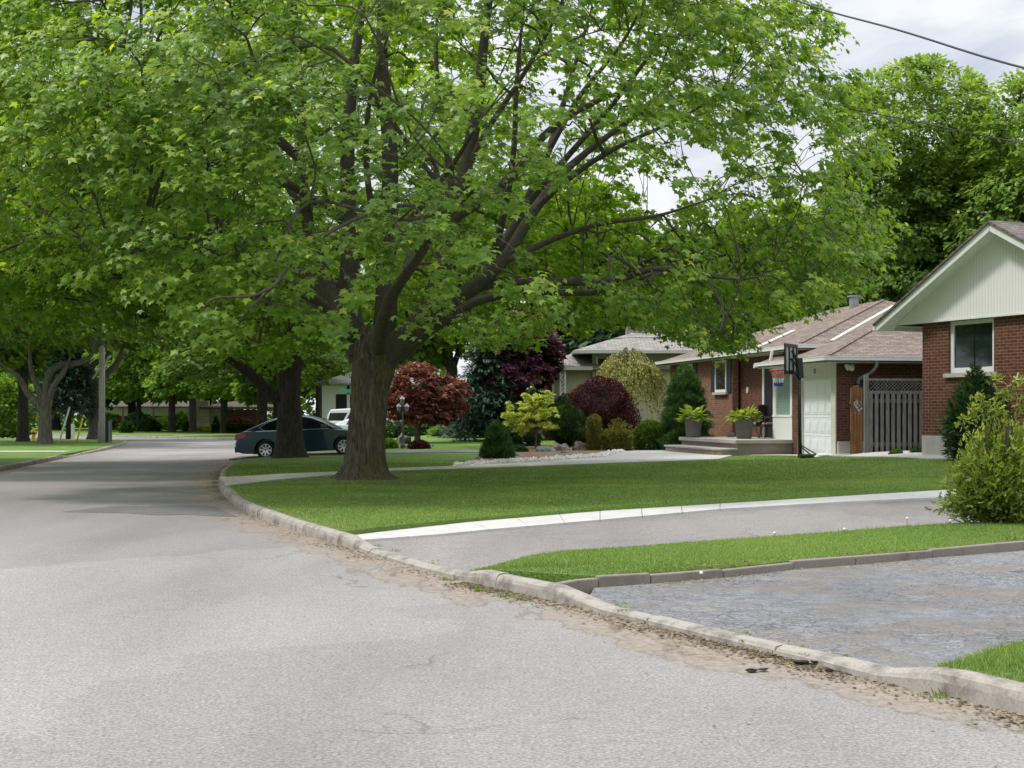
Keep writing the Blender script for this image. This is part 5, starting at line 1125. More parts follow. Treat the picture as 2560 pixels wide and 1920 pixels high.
# garage front
gd = MB().box(-.03, .10, .02, .34, .3, 2.62).box(-.03, .10, 2.62, 2.80, .3, 2.62).box(-.025, .10, .02, 2.80, 2.62, 3.1).box(-.045, .0, .02, 2.8, 2.6, 2.66)
gd.build('garage_frame', M['cream'], bz, bevel=.006)
dr = MB().box(.09, .14, .34, 2.62, .3, 2.60); M['door_white'] = plain('door_white', (.8,.83,.86), .5, var=.03); door = dr.build('garage_door', M['door_white'], bz)
pm = MB()
for r_ in range(4):
    for c_ in range(4):
        y0 = .34+.09+c_*.556; z0 = .45+r_*.54; pm.box(.08, .09, y0, y0+.44, z0+.06, z0+.40); pm.box(.072, .08, y0+.05, y0+.39, z0+.11, z0+.35)
for r_ in range(1, 4): pm.box(.082, .09, .34, 2.62, .43+r_*.54-.01, .43+r_*.54+.008)
pm.build('door_panel', M['door_white'], door, bevel=.004)
MB().box(-.06, -.025, 1.45, 1.52, 2.78, 2.92).build('lamp', M['grey_metal'], bz)
# white bay beside the entry
b0 = MB().box(-.02, .14, 3.28, 4.9, .7, 1.52).box(-.04, .14, 3.28, 4.9, 1.50, 1.57).box(-.02, .14, 3.28, 3.46, 1.57, 3.1).box(-.02, .14, 4.66, 4.9, 1.57, 3.1).box(-.02, .14, 3.46, 4.66, 2.88, 3.1)
bay = b0.build('window', M['white'], bz, bevel=.008)
MB().box(.05, .08, 3.46, 4.66, 1.57, 2.88).build('pane', M['glass_blind'], bay)
MB().box(.05, .6, 4.86, 4.9, .3, 3.2).build('wall', M['brick'], bz)
dd_ = MB().box(.56, .605, 5.9, 7.15, .8, 3.1).build('door', M['dark'], bz)
MB().box(.53, .59, 7.15, 7.3, .8, 3.2).box(.53, .59, 5.75, 5.9, .8, 3.2).box(.53,.59,5.9,7.15,3.1,3.2).build('door_frame', M['white'], dd_)
def win(y0, y1, z0, z1, x, sh=True):
    wn = MB().box(x-.05, x, y0, y0+.07, z0, z1).box(x-.05, x, y1-.07, y1, z0, z1).box(x-.05, x, y0+.07, y1-.07, z0, z0+.09).box(x-.05, x, y0+.07, y1-.07, z1-.07, z1).build('window', M['white'], bz)
    MB().box(x-.02, x-.004, y0+.07, y1-.07, z0+.09, z1-.07).build('pane', M['glass'], wn)
    MB().box(x-.11, x+.02, y0-.14, y1+.14, z0-.09, z0-.003).build('sill', M['soffit'], wn)
    if sh:
        for a, b in ((y0-.48, y0-.06), (y1+.06, y1+.48)): MB().box(x-.04, x-.002, a, b, z0-.02, z1+.02).build('shutter', M['shutter'], bz, bevel=.01)
win(10.15, 11.35, 2.38, 3.5, .3); win(14.0, 15.3, 2.38, 3.5, .3)
MB().lathe([(.02,0),(.11,0),(.12,.012),(.12,.03),(.09,.035),(.02,.035)], n=20).build('plaque', M['gravel'], bz)
pl = bpy.data.objects[-1] if False else [o for o in bpy.data.objects if o.name.startswith('plaque')][0]; pl.location = (.6, 8.87, 2.42); pl.rotation_euler = (0, -math.pi/2, 0)
# roofs
gx0, gx1, gy0, gy1, gz, sl_ = -.5, 8.6, -.5, 8.6, 3.20, .364
mx0, mx1, my0, my1, mz = 0.0, 10.4, 2.85, 17.7, 3.70
zr = lambda v_: gz+sl_*(v_-gx0)
rf = MB().add([(gx0,gy0,gz),(4.05,4.05,zr(4.05)),(4.05,6.4,zr(4.05)),(.3,4.95,zr(.3)),(gx0,4.95,gz)], [(0,1,2,3,4)]).add([(gx0,gy0,gz),(gx1,gy0,gz),(4.05,4.05,zr(4.05))], [(0,1,2)]).add([(gx1,gy0,gz),(gx1,8,gz),(4.05,6.4,zr(4.05)),(4.05,4.05,zr(4.05))], [(0,1,2,3)])
rf.box(gx0+.002, gx1, gy0+.002, gy0+.06, gz-.14, gz-.002).box(gx0+.002, gx0+.06, gy0+.06, 4.95, gz-.14, gz-.002); o = rf.build('roof', M['shingle'], bz); o['label'] = 'lower hipped garage roof'
for p, q in hipcaps(None, gx0, gx1, gy0, gy1, gz, sl_)[:1]: MB().bar(Vector(p)+Vector((.12,.12,.06)), Vector(q)+Vector((0,0,.014)), .12, .012).build('ridge_cap', M['shingle'], o)
o2 = hip(MB(), mx0, mx1, my0, my1, mz, .35).build('roof', M['shingle'], bz); o2['label'] = 'main hipped roof'
MB().bar(Vector((mx0+.12, my0+.12, mz+.055)), Vector((mx0+5.2, my0+5.2, mz+5.2*.35+.014)), .12, .012).build('ridge_cap', M['shingle'], o2)
# metal valley strips
MB().bar((1.15, 3.02, 3.20+1.65*.364+.03), (5.0, 6.86, 3.20+5.5*.364+.03), .13, .03, (0,0,1)).build('valley_flashing', M['cream'], o)
MB().bar((.1, 6.6, 3.70+.1*.35+.045), (2.0, 8.2, 3.70+2.0*.35+.045), .15, .04).build('valley_flashing', M['cream'], o2)
MB().box(4.6,4.85,9.3,9.55,5.2,5.72).box(4.55,4.9,9.25,9.6,5.72,5.78).build('roof_vent', M['grey_metal'], o2)
# fascia, gutters, soffits
def gut(pts):
    for a, b in pts: pass
gp = MB()
def gutter(mb, p, q, outv):
    p, q, n = Vector(p), Vector(q), Vector(outv)
    mb.bar(p+n*.06+Vector((0,0,-.06)), q+n*.06+Vector((0,0,-.06)), .12, .10).bar(p+n*.112+Vector((0,0,-.012)), q+n*.112+Vector((0,0,-.012)), .03, .024)
g1 = MB(); gutter(g1, (gx0-.1, gy0, gz), (gx1, gy0, gz), (0,-1,0)); gutter(g1, (gx0, gy0-.1, gz), (gx0, 4.95, gz), (-1,0,0)); g1.build('gutter', M['white'], bz)
g2 = MB(); gutter(g2, (mx0, my0-.1, mz), (mx0, my1, mz), (-1,0,0)); gutter(g2, (mx0-.1, my0, mz), (1.25, my0, mz), (0,-1,0)); g2.build('gutter', M['white'], bz)
MB().box(gx0+.01, .04, gy0+.01, 4.95, gz-.17, gz-.142).box(.04, 8.5, gy0+.01, -.001, gz-.17, gz-.142).build('soffit', M['soffit'], bz)
MB().box(mx0+.01, .62, 5.0, my1, mz-.17, mz-.142).box(mx0+.01, 1.3, my0+.01, 5.0, mz-.17, mz-.142).build('soffit', M['soffit'], bz)
MB().bar((-.62, 4.97, gz-.1), (-.1, 4.97, gz-.1), .1, .1).bar((-.3, 4.4, gz+.0), (-.22, 4.4, mz-.12), .07, .07).build('bracket', M['white'], bz)
MB().tube(smooth_path([(.95,-.56,gz-.1),(.95,-.5,gz-.28),(.85,-.35,gz-.45),(.62,-.14,gz-.62),(.60,-.10,gz-.8)], 6), .05, 8).build('downspout', M['grey_metal'], bz, smooth=True)
MB().box(.50,.70,-.2,-.0,2.36,2.44).build('downspout_cap', M['shutter'], bz)
fl = MB().lathe([(.02,0),(.05,.02),(.09,.14),(.085,.16),(.02,.15)], (0,0,0), 14).mesh('lamp')
for i, (x_, ry) in enumerate([(.32,2.4),(.55,-2.5)]):
    o = link('floodlight', fl.copy() if i else fl, M['white'], bz); o.location = (x_-.12, -.13, 2.98); o.rotation_euler = (.5, ry, 0)
# porch
pz = .82
base = MB().box(-1.76, .59, 3.28, 8.9, .05, pz-.12).build('porch', M['stone_porch'], bz, bevel=.01)
MB().box(-1.84, .59, 3.2, 8.98, pz-.115, pz).build('slab', M['slab'], base, bevel=.015)
MB().prism([(-2.42,3.55),(-2.3,3.24),(-1.77,3.24),(-1.77,8.6),(-2.42,8.6)], 'z', .0, .50).build('step', M['stone_porch'], base, bevel=.012)
MB().prism([(-2.46,3.53),(-2.32,3.2),(-1.765,3.2),(-1.765,8.65),(-2.46,8.65)], 'z', .502, .56).build('tread', M['slab'], base, bevel=.01)
# fence, cedar gate, ornament between the two houses
RZ = math.radians(10.54)
fx, fy = W(2160, 1035, 39.2).x, 39.2; fz = hg(fx, fy)-.05
fe = thing('wooden_fence', (fx, fy, fz), 'weathered grey board fence with a lattice top between the two brick houses', 'fence', rz=RZ*.4)
for i in range(14):
    x0 = .13+i*.157; MB().box(x0, x0+.098, -.05, -.03, .05, 1.70+.01*math.sin(i*3)).build('board', M['wood_grey'], fe)
MB().box(.1, 2.4, -.028, .028, 1.70, 1.78).box(.1, 2.4, .055, .1, .25, .36).box(.1, 2.4, .055, .1, 1.45, 1.56).box(.1, 2.4, -.03, .03, 2.06, 2.12).build('rail', M['wood_grey'], fe)
MB().box(.0, .12, -.06, .06, -.1, 2.22).box(2.3, 2.42, -.06, .06, -.1, 2.2).build('post', M['wood_grey'], fe, bevel=.008)
la = MB()
for i in range(-3, 24):
    for s_ in (1, -1):
        xa = .12+i*.1; xb = xa+.28*1.0
        if s_ > 0: p, q = (xa, -.008, 1.78), (xb, -.008, 2.06)
        else: p, q = (xb, .010, 1.78), (xa, .010, 2.06)
        if min(xa, xb) >= .11 and max(xa, xb) <= 2.3: la.bar(p, q, .012, .03, (0, 1, 0))
la.build('lattice', M['wood_grey'], fe)
MB().box(.12, 2.3, .16, .2, .0, 2.0).build('backing_board', M['dark'], fe)  # near-black sheet added to paint the dark seen between the boards
cx_, cy_ = W(2126, 1035, 39.0).x, 39.0; cz_ = hg(cx_, cy_)-.02
ce = thing('cedar_gate', (cx_, cy_, cz_), 'narrow orange-brown cedar plank gate with a curved top beside the garage corner', 'gate', rz=RZ)
for i in range(4):
    top = [1.86, 1.92, 1.93, 1.87][i]; MB().box(i*.088, i*.088+.08, -.02, .02, .03, top).build('plank', M['cedar'], ce, bevel=.005)
MB().box(0, .35, .022, .05, .3, .4).box(0, .35, .022, .05, 1.4, 1.5).build('rail', M['cedar'], ce)
MB().box(-.02, 0.0, -.035, .02, 1.35, 1.42).box(-.02, 0, -.035, .02, .55, .62).build('hinge', M['black'], ce)
rs = np.random.RandomState(3); n = 34; P = np.c_[rs.normal(size=n)*.045+.19+.03*np.sin(np.linspace(0, 6, n)), np.full(n, -.04)-rs.rand(n)*.02, np.linspace(1.18, 1.52, n)]
M['pale_leaf'] = leaf_mat('pale_metal_leaf', [(0, (.2, .26, .28)), (1, (.55, .62, .64))], 0.0)
orn = thing('wall_ornament', (cx_, cy_, cz_), 'pale blue-grey metal leaf ornament hanging on the cedar gate', 'ornament', rz=RZ)
leaves('leaf', P, np.c_[rs.normal(size=n), np.full(n, -.1), rs.normal(size=n)], np.c_[np.zeros(n), -np.ones(n), np.zeros(n)], np.full(n, .055), rs.rand(n), 'pale_leaf', 'oval', orn)
# ------------------------------------------------------------------ right-hand house with the white gable
RZ2 = math.atan2(-.918, .395)
hs = thing('gabled_house', (10.39, 36, 0), 'red brick house with a big white-sided gable at the right edge', 'house', rz=RZ2)
# local x: along the front towards the viewer; local y: into the house
MB().prism([(0,1.06),(6,1.06),(6,3.88),(2.56,3.88),(2.56,2.6),(.97,2.6),(.97,3.88),(0,3.88)], 'y', 0, .22).build('wall', M['brick_dark'], hs)
MB().box(0, .22, .22, 9, .1, 3.88).build('wall', M['brick_dark'], hs); MB().box(5.78, 6, .22, 9, .1, 3.88).build('wall', M['brick_dark'], hs); MB().prism([(0,.1),(6,.1),(6,3.88),(pk_ := 2.98, 5.8),(0,3.88)], 'y', 8.8, 9).build('wall', M['brick_dark'], hs)
MB().box(-.012, 6.012, -.012, .23, .1, 1.06).build('foundation', M['foundation'], hs)
wn = MB().box(.97, 1.09, .06, .14, 2.60, 3.88).box(2.44, 2.56, .06, .14, 2.60, 3.88).box(1.09, 2.44, .06, .14, 2.60, 2.73).box(1.09, 2.44, .06, .14, 3.78, 3.88).build('window', M['white'], hs, bevel=.006)
MB().box(1.74, 1.79, .075, .125, 2.73, 3.78).build('mullion', M['glass'], wn)
MB().box(1.09, 1.74, .10, .115, 2.73, 3.78).box(1.79, 2.44, .10, .115, 2.73, 3.78).build('pane', M['glass'], wn)
cm = siding_mat('curtain', (.03, .042, .04), .12); MB().box(1.09, 2.44, .13, .14, 2.73, 3.78).build('curtain', cm, wn)
MB().box(.85, 2.68, -.07, .06, 2.50, 2.598).build('sill', M['foundation'], wn)
e0, e1, pk, ez, pz2 = -1.22, 7.18, 2.98, 3.90, 6.02; kx = (pz2-ez)/(pk-e0)
MB().prism([(-.93, 3.89), (6.89, 3.89), (pk, pz2-.13)], 'y', -.12, .0).build('gable', M['siding_white'], hs)
MB().box(-.9, 6.8, -.13, -.12, 3.885, 3.93).build('trim', M['white'], hs)
rk = MB()
for a, b in (((e0, ez), (pk, pz2)), ((e1, ez), (pk, pz2))):
    rk.bar((a[0], -.5, a[1]-.07), (b[0], -.5, b[1]-.07), .03, .17, (0,0,1))
rk.build('bargeboard', M['white'], hs)
so_ = MB()
for (a, az_), (b, bz_) in (((e0, ez), (pk, pz2)), ((pk, pz2), (e1, ez))): so_.add([(a, -.485, az_-.12), (b, -.485, bz_-.12), (b, -.0, bz_-.12), (a, -.0, az_-.12)], [(0,1,2,3)]).add([(a, -.485, az_-.15), (b, -.485, bz_-.15), (b, -.0, bz_-.15), (a, -.0, az_-.15)], [(3,2,1,0)])
so_.add([(e0, -.12, ez-.02), (-.93, -.12, ez-.02), (-.93, 7, ez-.02), (e0, 7, ez-.02)], [(0,1,2,3)])
so_.build('soffit', M['white'], hs)
rr = MB()
for a, b in ((e0, pk), (e1, pk)):
    s_ = 1 if a < b else -1
    for yy0, yy1 in ((-.56, 9),):
        A_, B_ = (a-s_*.06, ez-.02), (b, pz2+.02)
        rr.add([(A_[0], yy0, A_[1]), (B_[0], yy0, B_[1]), (B_[0], yy1, B_[1]), (A_[0], yy1, A_[1]), (A_[0], yy0, A_[1]+.06), (B_[0], yy0, B_[1]+.06), (B_[0], yy1, B_[1]+.06), (A_[0], yy1, A_[1]+.06)], [(0,1,2,3),(7,6,5,4),(0,4,5,1),(3,2,6,7),(0,3,7,4),(1,5,6,2)])
M['shingle_dark'] = brick_mat('dark_shingle', (.13,.105,.1), (.21,.175,.165), (.07,.06,.055), .33, .145, .012)
rr.build('roof', M['shingle_dark'], hs)
MB().box(e0-.14, e0-.02, -.5, 9, ez-.13, ez-.01).build('gutter', M['white'], hs)
# ------------------------------------------------------------------ beige house with grey roof
bh = thing('beige_house', (at(1480, 62), 62, .4), 'beige house with grey shingle roofs and a brick chimney behind the maroon shrub', 'house')
MB().box(-1.75, 0, 0, .2, 0, 3.15).box(0, 8.6, -.2, 0, 0, 3.8).build('wall', M['siding_beige'], bh)
MB().box(-.45, .2, -.05, 0, 0, 3.1).build('corner_board', M['cream'], bh) if False else None
hip(MB(), -2.55, 4, -.55, 6.4, 3.26, .36, .12).build('roof', M['shingle_grey'], bh)
MB().box(-2.6, 0, -.60, -.55, 3.10, 3.25).build('fascia', M['cream'], bh)
r3 = hip(MB(), -.85, 9.6, -1.1, 6.9, 3.93, .33, .12).build('roof', M['shingle_grey'], bh)
MB().box(-.9, 9.6, -1.15, -1.1, 3.80, 3.92).build('fascia', M['soffit'], bh)
chm = MB().box(1.75, 2.5, 1.7, 2.3, 4.4, 5.45).build('chimney', M['brick'], bh); MB().box(1.65, 2.6, 1.6, 2.4, 4.0, 5.0).box(1.68, 2.57, 1.63, 2.37, 5.02, 5.12).build('chimney_base', M['shingle_grey'], chm)
w2 = MB().box(.25, .85, -.26, -.2, 2.0, 3.6).build('window', M['dark'], bh); MB().box(.15, .25, -.27, -.2, 1.9, 3.7).box(.85,.95,-.27,-.2,1.9,3.7).build('frame', M['cream'], w2)
tr = MB().box(-1.42, -1.35, -.45, -.40, 0, 3.12).box(-1.22, -1.15, -.45, -.40, 0, 3.12)
for i in range(8):
    z = .3+i*.36; tr.tube([(-1.35, -.43, z), (-1.24, -.43, z+.12), (-1.33, -.43, z+.2), (-1.22, -.43, z+.32)], .02, 6)
tr.build('trellis_post', M['white'], bh)
MB().box(-1.75, -1.66, -.55, -.46, 0, 3.12).build('post', M['cream'], bh)
# ------------------------------------------------------------------ far houses
wh = thing('white_house', (at(805, 100), 100, 0), 'white house with a dark garage opening behind the white vehicle', 'house')
MB().box(0, .95, 0, .2, 0, 3.6).box(1.75, 1.95, 0, .2, 0, 3.6).box(2.9, 8, 0, .2, 0, 3.6).box(.95, 2.9, 0, .2, 3.0, 3.6).build('wall', M['white'], wh)
MB().box(.95, 2.9, .25, .35, 0, 3.0).build('opening', M['dark'], wh); hip(MB(), -.6, 8.6, -.6, 7, 3.75, .35).build('roof', M['shingle_grey'], wh)
fb = thing('brick_house', (at(225, 150), 150, -.2), 'far dark brick house with a pale band under its eave, behind the round bush', 'house')
MB().box(0, 11, 0, .3, 0, 1.6).build('wall', M['brick'], fb)
MB().box(0, 11, -.03, .3, 1.6, 2.5).build('wall', M['soffit'], fb)
M['shingle_dark'] = M['shingle_dark']; hip(MB(), -.8, 11.8, -.8, 8, 2.6, .3).build('roof', M['shingle_dark'], fb)
for i, (a, b) in enumerate([(.9,1.7),(2.2,3.1),(5.2,6.4),(8.6,9.4)]): MB().box(a, b, -.06, -.031, .5, 1.75).build('window', M['dark'], fb)
for a in (3.6, 6.8): MB().box(a, a+.16, -.8, -.65, 0, 2.45).build('post', M['brick_bright'], fb)
th_ = thing('tan_house', (at(470, 128), 128, -.1), 'far tan block house with a dark low roof between the slim trunks', 'house')
MB().box(0, 3.2, 0, .3, 0, 2.3).build('wall', M['tan_brick'], th_); MB().box(.72, 1.95, -.5, 0, 0, 2.9).build('chimney', M['tan_brick'], th_)
hip(MB(), 1.2, 8, -.9, 6, 2.35, .2, .2).build('roof', M['shingle_dark'], th_); MB().box(3.2, 7, 0, .3, 0, 2.1).build('wall', M['brick'], th_)
MB().box(.1, .55, -.04, -.001, .2, 1.3).build('door', M['glass'], th_)
# ------------------------------------------------------------------ planters and chairs on the porch
def planter(px, d, label, seed, dark=False):
    x = at(px, d); t = thing('planter', (x, d, pz), label, 'planter', 'planters of hosta on the porch')
    MB().lathe([(.21,0),(.235,.02),(.265,.30),(.275,.305),(.275,.33),(.268,.335),(.30,.58),(.315,.585),(.315,.64),(.285,.64),(.28,.56),(.02,.56)], n=28).build('pot', M['pot'], t, smooth=False)
    rs = np.random.RandomState(seed); n = 170; f = rs.rand(n); th = rs.rand(n)*6.283; el_ = f*1.35
    D = np.c_[np.cos(th)*np.cos(el_), np.sin(th)*np.cos(el_), np.sin(el_)*.9+.15]; P = np.c_[np.cos(th)*.12, np.sin(th)*.12, np.full(n, .56)]+D*(.08+.26*rs.rand(n, 1))
    D2 = D.copy(); D2[:, 2] -= .45; leaves('hosta', P, D2, np.c_[D[:, :2]*.5, np.ones(n)], .22*(.75+.5*rs.rand(n)), np.clip(.55+.25*rs.normal(size=n)+.1*f, 0, 1), 'hosta', 'oval', t)
planter(1733, 47.6, 'left grey planter of yellow-green hosta, in front of the cone evergreen', 1)
planter(1860, 45.0, 'right grey planter of yellow-green hosta, in front of the dark chairs', 2)
def chair(px, d, rz, label):
    t = thing('patio_chair', (at(px, d), d, pz), label, 'chair', 'dark wicker chairs on the porch', rz)
    MB().box(-.28,.28,-.27,.27,.36,.44).build('seat', M['wicker'], t, bevel=.03)
    MB().prism([(.22,.42),(.28,.42),(.44,1.06),(.40,1.10),(.36,1.08)], 'y', -.27, .27).build('backrest', M['wicker'], t, bevel=.02)
    MB().box(-.24,.24,-.22,.22,.441,.50).build('cushion', M['cushion'], t, bevel=.02)
    for s in (-1, 1):
        MB().tube([(-.30,s*.27,.40),(-.30,s*.28,.64),(-.1,s*.29,.68),(.30,s*.28,.70)], .026, 8).build('armrest', M['wicker'], t, smooth=True)
        MB().tube([(-.26,s*.25,.38),(-.31,s*.27,.0)], .02, 8).build('leg', M['wicker'], t); MB().tube([(.20,s*.25,.38),(.42,s*.27,.0)], .02, 8).build('leg', M['wicker'], t)
chair(1928, 45.9, .15, 'dark wicker armchair seen side-on, its back to the white bay')
chair(1897, 47.3, -1.2, 'dark wicker armchair further back, turned towards the street')
o = MB().prism([(0,0),(.24,0),(.26,.13),(0,.13)], 'y', 0, .18).build('small_bin', M['pot'], None, bevel=.01); o.location = (at(1818, 47.6), 47.6, pz); tag(o, 'small grey box standing on the porch left of the right planter', 'box')
# ------------------------------------------------------------------ basketball hoop
x, y = W(2000, 1035, 39.3).x, 39.3; z = hg(x, y)+.02
bb = thing('basketball_hoop', (x, y, z), 'black basketball hoop with a red rim and tricolour net in front of the garage', 'basketball hoop')
MB().tube([(0,0,0),(-.015,0,1.2),(-.02,0,2.55)], [.055,.05,.045], 12).build('pole', M['black'], bb, smooth=True)
u = Vector((.5,.866,0)); nn_ = Vector((-.866,.5,0)); c0 = Vector((-.26,-.05,2.72))
bd = MB()
for (a0, a1, z0, z1) in [(-.52,.52,-.42,-.33),(-.52,.52,.33,.42),(-.52,-.43,-.33,.33),(.43,.52,-.33,.33),(-.19,-.12,-.33,.33),(.16,.23,-.33,.33),(-.12,.16,-.03,.03)]:
    p = c0+u*((a0+a1)/2)+Vector((0,0,z0)); q = c0+u*((a0+a1)/2)+Vector((0,0,z1)); bd.bar(p, q, a1-a0, .04, nn_)
back = bd.build('backboard', M['black'], bb)
acr = plain('acrylic', (.42,.46,.45), .25, var=.2); MB().bar(c0+nn_*.012+Vector((0,0,-.36)), c0+nn_*.012+Vector((0,0,.36)), .94, .008, nn_).build('panel', acr, back)
MB().bar((-.02,0,2.5), c0+Vector((0,0,.25))-nn_*.03, .05, .06).bar((-.02,0,2.15), c0+Vector((0,0,-.3))-nn_*.03, .05, .06).bar((.06,.02,2.3), c0-nn_*.03, .04, .05).bar((.02,0,2.2),(-.02,0,2.75), .16, .14).build('bracket', M['black'], bb)
rc = c0+nn_*.36+Vector((0,0,-.30)); R_ = .235
ring = [rc+Vector((math.cos(a), math.sin(a), 0))*R_ for a in np.linspace(0, 2*math.pi, 25)]
MB().tube(ring, .019, 6).bar(rc-nn_*.23, rc-nn_*.36+Vector((0,0,0)), .12, .03).bar(rc-nn_*.2, rc-nn_*.36+Vector((0,0,-.12)), .04, .02).build('rim', M['orange'], bb)
for mt, f0, f1 in (('net_red', 0, .5), ('net_white', .5, .78), ('net_blue', .78, 1.0)):
    mb = MB()
    for i in range(12):
        for s in (1, -1):
            pts = []
            for f in np.linspace(f0, f1, 5):
                a = i*2*math.pi/12+s*f*1.57; r_ = R_*(1-.56*f**.7); pts.append(rc+Vector((math.cos(a)*r_, math.sin(a)*r_, -.44*f)))
            mb.tube(pts, .008 if mt != 'net_blue' else .013, 4)
    mb.build('net', M[mt], bb)
MB().bar((.02,0,.35), (.50,-.05,.06), .03, .03).bar((.02,-.03,.30), (.32,-.25,.03), .03, .03).build('strut', M['black'], bb)
MB().box(-.05,.55,-.25,.15,0,.10).build('base', M['black'], bb, bevel=.03)
MB().tube([(.04,0,2.12),(.11,0,2.16),(.13,0,2.06),(.08,0,1.98)], .012, 6).build('crank', M['white'], bb)
sb = thing('sandbag', (x+.62, y-.22, z), 'white sandbag lying at the foot of the basketball hoop', 'sandbag')
for i, (dx, dy, s) in enumerate([(0,0,.24),(.22,.06,.18),(-.15,-.03,.14)]):
    o = link('sack' if not i else 'sack', ico(1, 3, i+4, .12, (s, s*.7, s*.33)), M['white'], sb, smooth=True); o.location = (dx, dy, s*.25)
# ------------------------------------------------------------------ lamp post, garden ornaments
x, y = W(1007, 1035, 53.6).x, 53.6; z = hg(x, y)
lp = thing('lamp_post', (x, y, z), 'small garden lamp post with three lanterns rising from the boulder', 'lamp post')
MB().lathe([(.10,0),(.10,.12),(.05,.2),(.03,.35),(.028,1.55),(.045,1.6),(.02,1.65)], n=12).bar((-.17,0,1.33),(.17,0,1.33),.025,.025).build('post', M['teal'] if False else plain('verdigris', (.07,.11,.11), .5), lp)
lg = plain('lantern_glass', (.2,.22,.24), .2)
for dx, dz in ((-.15,1.38),(.15,1.38),(-.02,1.66)):
    f_ = MB().lathe([(.02,0),(.055,.03),(.085,.18),(.09,.2),(.02,.29),(.01,.32)], (dx,0,dz), 6).build('lantern', lg, lp)
    MB().lathe([(.10,0),(.02,.1),(.0,.14)], (dx,0,dz+.195), 6).build('cap', M['metal'], f_)
def orn_(name, px, py, label, build):
    x, d = G(px, py); t = thing(name, (x, d, hg(x, d)+.04), label, 'ornament'); build(t)
def bird(mt, bk):
    def f(t):
        o = link('body', ico(1, 3, 2, .05, (.10,.06,.075)), M[mt], t, smooth=True); o.location = (0,0,.17); o.rotation_euler = (0,-.5,0)
        o = link('head', ico(.045, 2, 2, .04), M[bk], t, smooth=True); o.location = (-.09,0,.25)
        MB().tube([(-.12,0,.25),(-.17,0,.245)], [.012,.002], 6).build('beak', M['yellow_paint'], t); MB().prism([(.05,.12),(.21,.05),(.06,.19)], 'y', -.02, .02).build('tail', M[mt], t)
        MB().tube([(.0,.02,.12),(.0,.02,-.02)], .008, 5).tube([(.02,-.02,.12),(.02,-.02,-.02)], .008, 5).build('leg', M['black'], t)
    return f
orn_('bird_ornament', 1598, 1117, 'white and grey bird ornament among the rocks left of the step', bird('white', 'rock'))
def pinwheel(c1, c2, hgt):
    def f(t):
        MB().tube([(0,0,0),(0,0,hgt)], .01, 6).build('stake', M['black'], t)
        for k in range(5):
            a = k*1.257; mb = MB(); c = Vector((0,-.02,hgt)); p = c+Vector((math.cos(a), 0, math.sin(a)))*.10; q = c+Vector((math.cos(a+.7), -.3, math.sin(a+.7)))*.07
            mb.add([c, p, q, c+Vector((0,.012,0)), p+Vector((0,.012,0)), q+Vector((0,.012,0))], [(0,1,2),(3,5,4),(0,3,4,1),(1,4,5,2),(2,5,3,0)]); mb.build('petal', M[c1 if k % 2 else c2], t)
    return f
orn_('flower_ornament', 1622, 1096, 'white and red flower ornament on a stake in front of the green bush', pinwheel('flower_w', 'net_red', .33))
orn_('flower_ornament', 1655, 1096, 'teal ornament on a stake beside the tall cone evergreen', pinwheel('teal', 'teal', .27))
def solar(t):
    MB().tube([(0,0,0),(0,0,.16)], .012, 6).build('stake', M['black'], t); MB().lathe([(.03,0),(.05,.03),(.05,.09),(.03,.1)], (0,0,.14), 10).build('lamp_body', M['black'], t)
    MB().bar((-.06,0,.27),(.07,0,.23),.09,.012).build('solar_panel', M['white'], t)
orn_('solar_light', 1311, 1127, 'small black solar spotlight with a pale panel beside the juniper', solar)
# ------------------------------------------------------------------ utility pole, guards, hydrant, cabinet, posts
v = W(255, 1035, 73); up_ = thing('utility_pole', (v.x, 73, .1), 'weathered wooden utility pole on the left verge', 'utility pole')
MB().tube([(0,0,-.1),(0,0,4),(0,0,9.6)], [.165,.15,.115], 16).build('pole', M['pole'], up_, smooth=True)
MB().box(-1.1,1.1,-.06,.06,8.8,8.92).build('crossarm', M['pole'], up_)
MB().tube([(-.42,-.2,3.3),(-.1,-.2,3.75),(.25,-.2,4.1),(.42,-.2,4.5)], [.05,.06,.07,.04], 8).build('arm', M['pole'], up_, smooth=True)
MB().tube([(.13,-.08,0),(.12,-.08,3.4)], .025, 6).build('conduit', M['grey_metal'], up_)
cb = thing('utility_cabinet', (v.x, 73.6, .1), 'dark green utility cabinet with pale edges behind the utility pole', 'cabinet')
MB().box(-.30,.30,-.16,.2,0,1.15).build('body', plain('cabinet_green', (.03,.055,.05), .5), cb, bevel=.02); MB().box(-.33,-.27,-.2,-.16,.02,1.18).box(.22,.30,-.2,-.16,.02,1.18).build('edge_strip', M['grey_metal'], cb); MB().box(-.33,.33,-.2,.22,1.15,1.2).build('lid', plain('cabinet_lid', (.05,.08,.1), .4), cb)
for (ax, ay, bx, by, mt, lab) in [(148,1107,174,1018,'white','white guy wire guard leaning towards the utility pole'),(191,1107,207,1045,'yellow_paint','yellow guy wire guard leaning towards the utility pole')]:
    a, b = W(ax, ay, 72.5), W(bx, by, 72.7); t = thing('guy_wire', (a.x, a.y, a.z), lab, 'guy wire'); c = b-a
    MB().tube([(0,0,0), tuple(c)], .045, 8).build('guard', M[mt], t, smooth=True); MB().tube([tuple(c), tuple(c*2.1)], .008, 4).build('cable', M['wire'], t)
o = MB().box(-.09,.09,-.05,.05,0,.85).box(-.1,.1,-.06,.06,.85,.9).build('marker_post', M['white'], bevel=.01); o.location = (at(182,82), 82, .1); tag(o, 'short white marker post between the two guy wire guards', 'post')
v = W(84, 1035, 78); hy = thing('fire_hydrant', (v.x, 78, .12), 'yellow fire hydrant with black bands on the left verge', 'fire hydrant')
MB().lathe([(.15,0),(.15,.04),(.10,.05),(.10,.34),(.13,.35),(.13,.38)], n=16).build('barrel', M['yellow_paint'], hy, smooth=False)
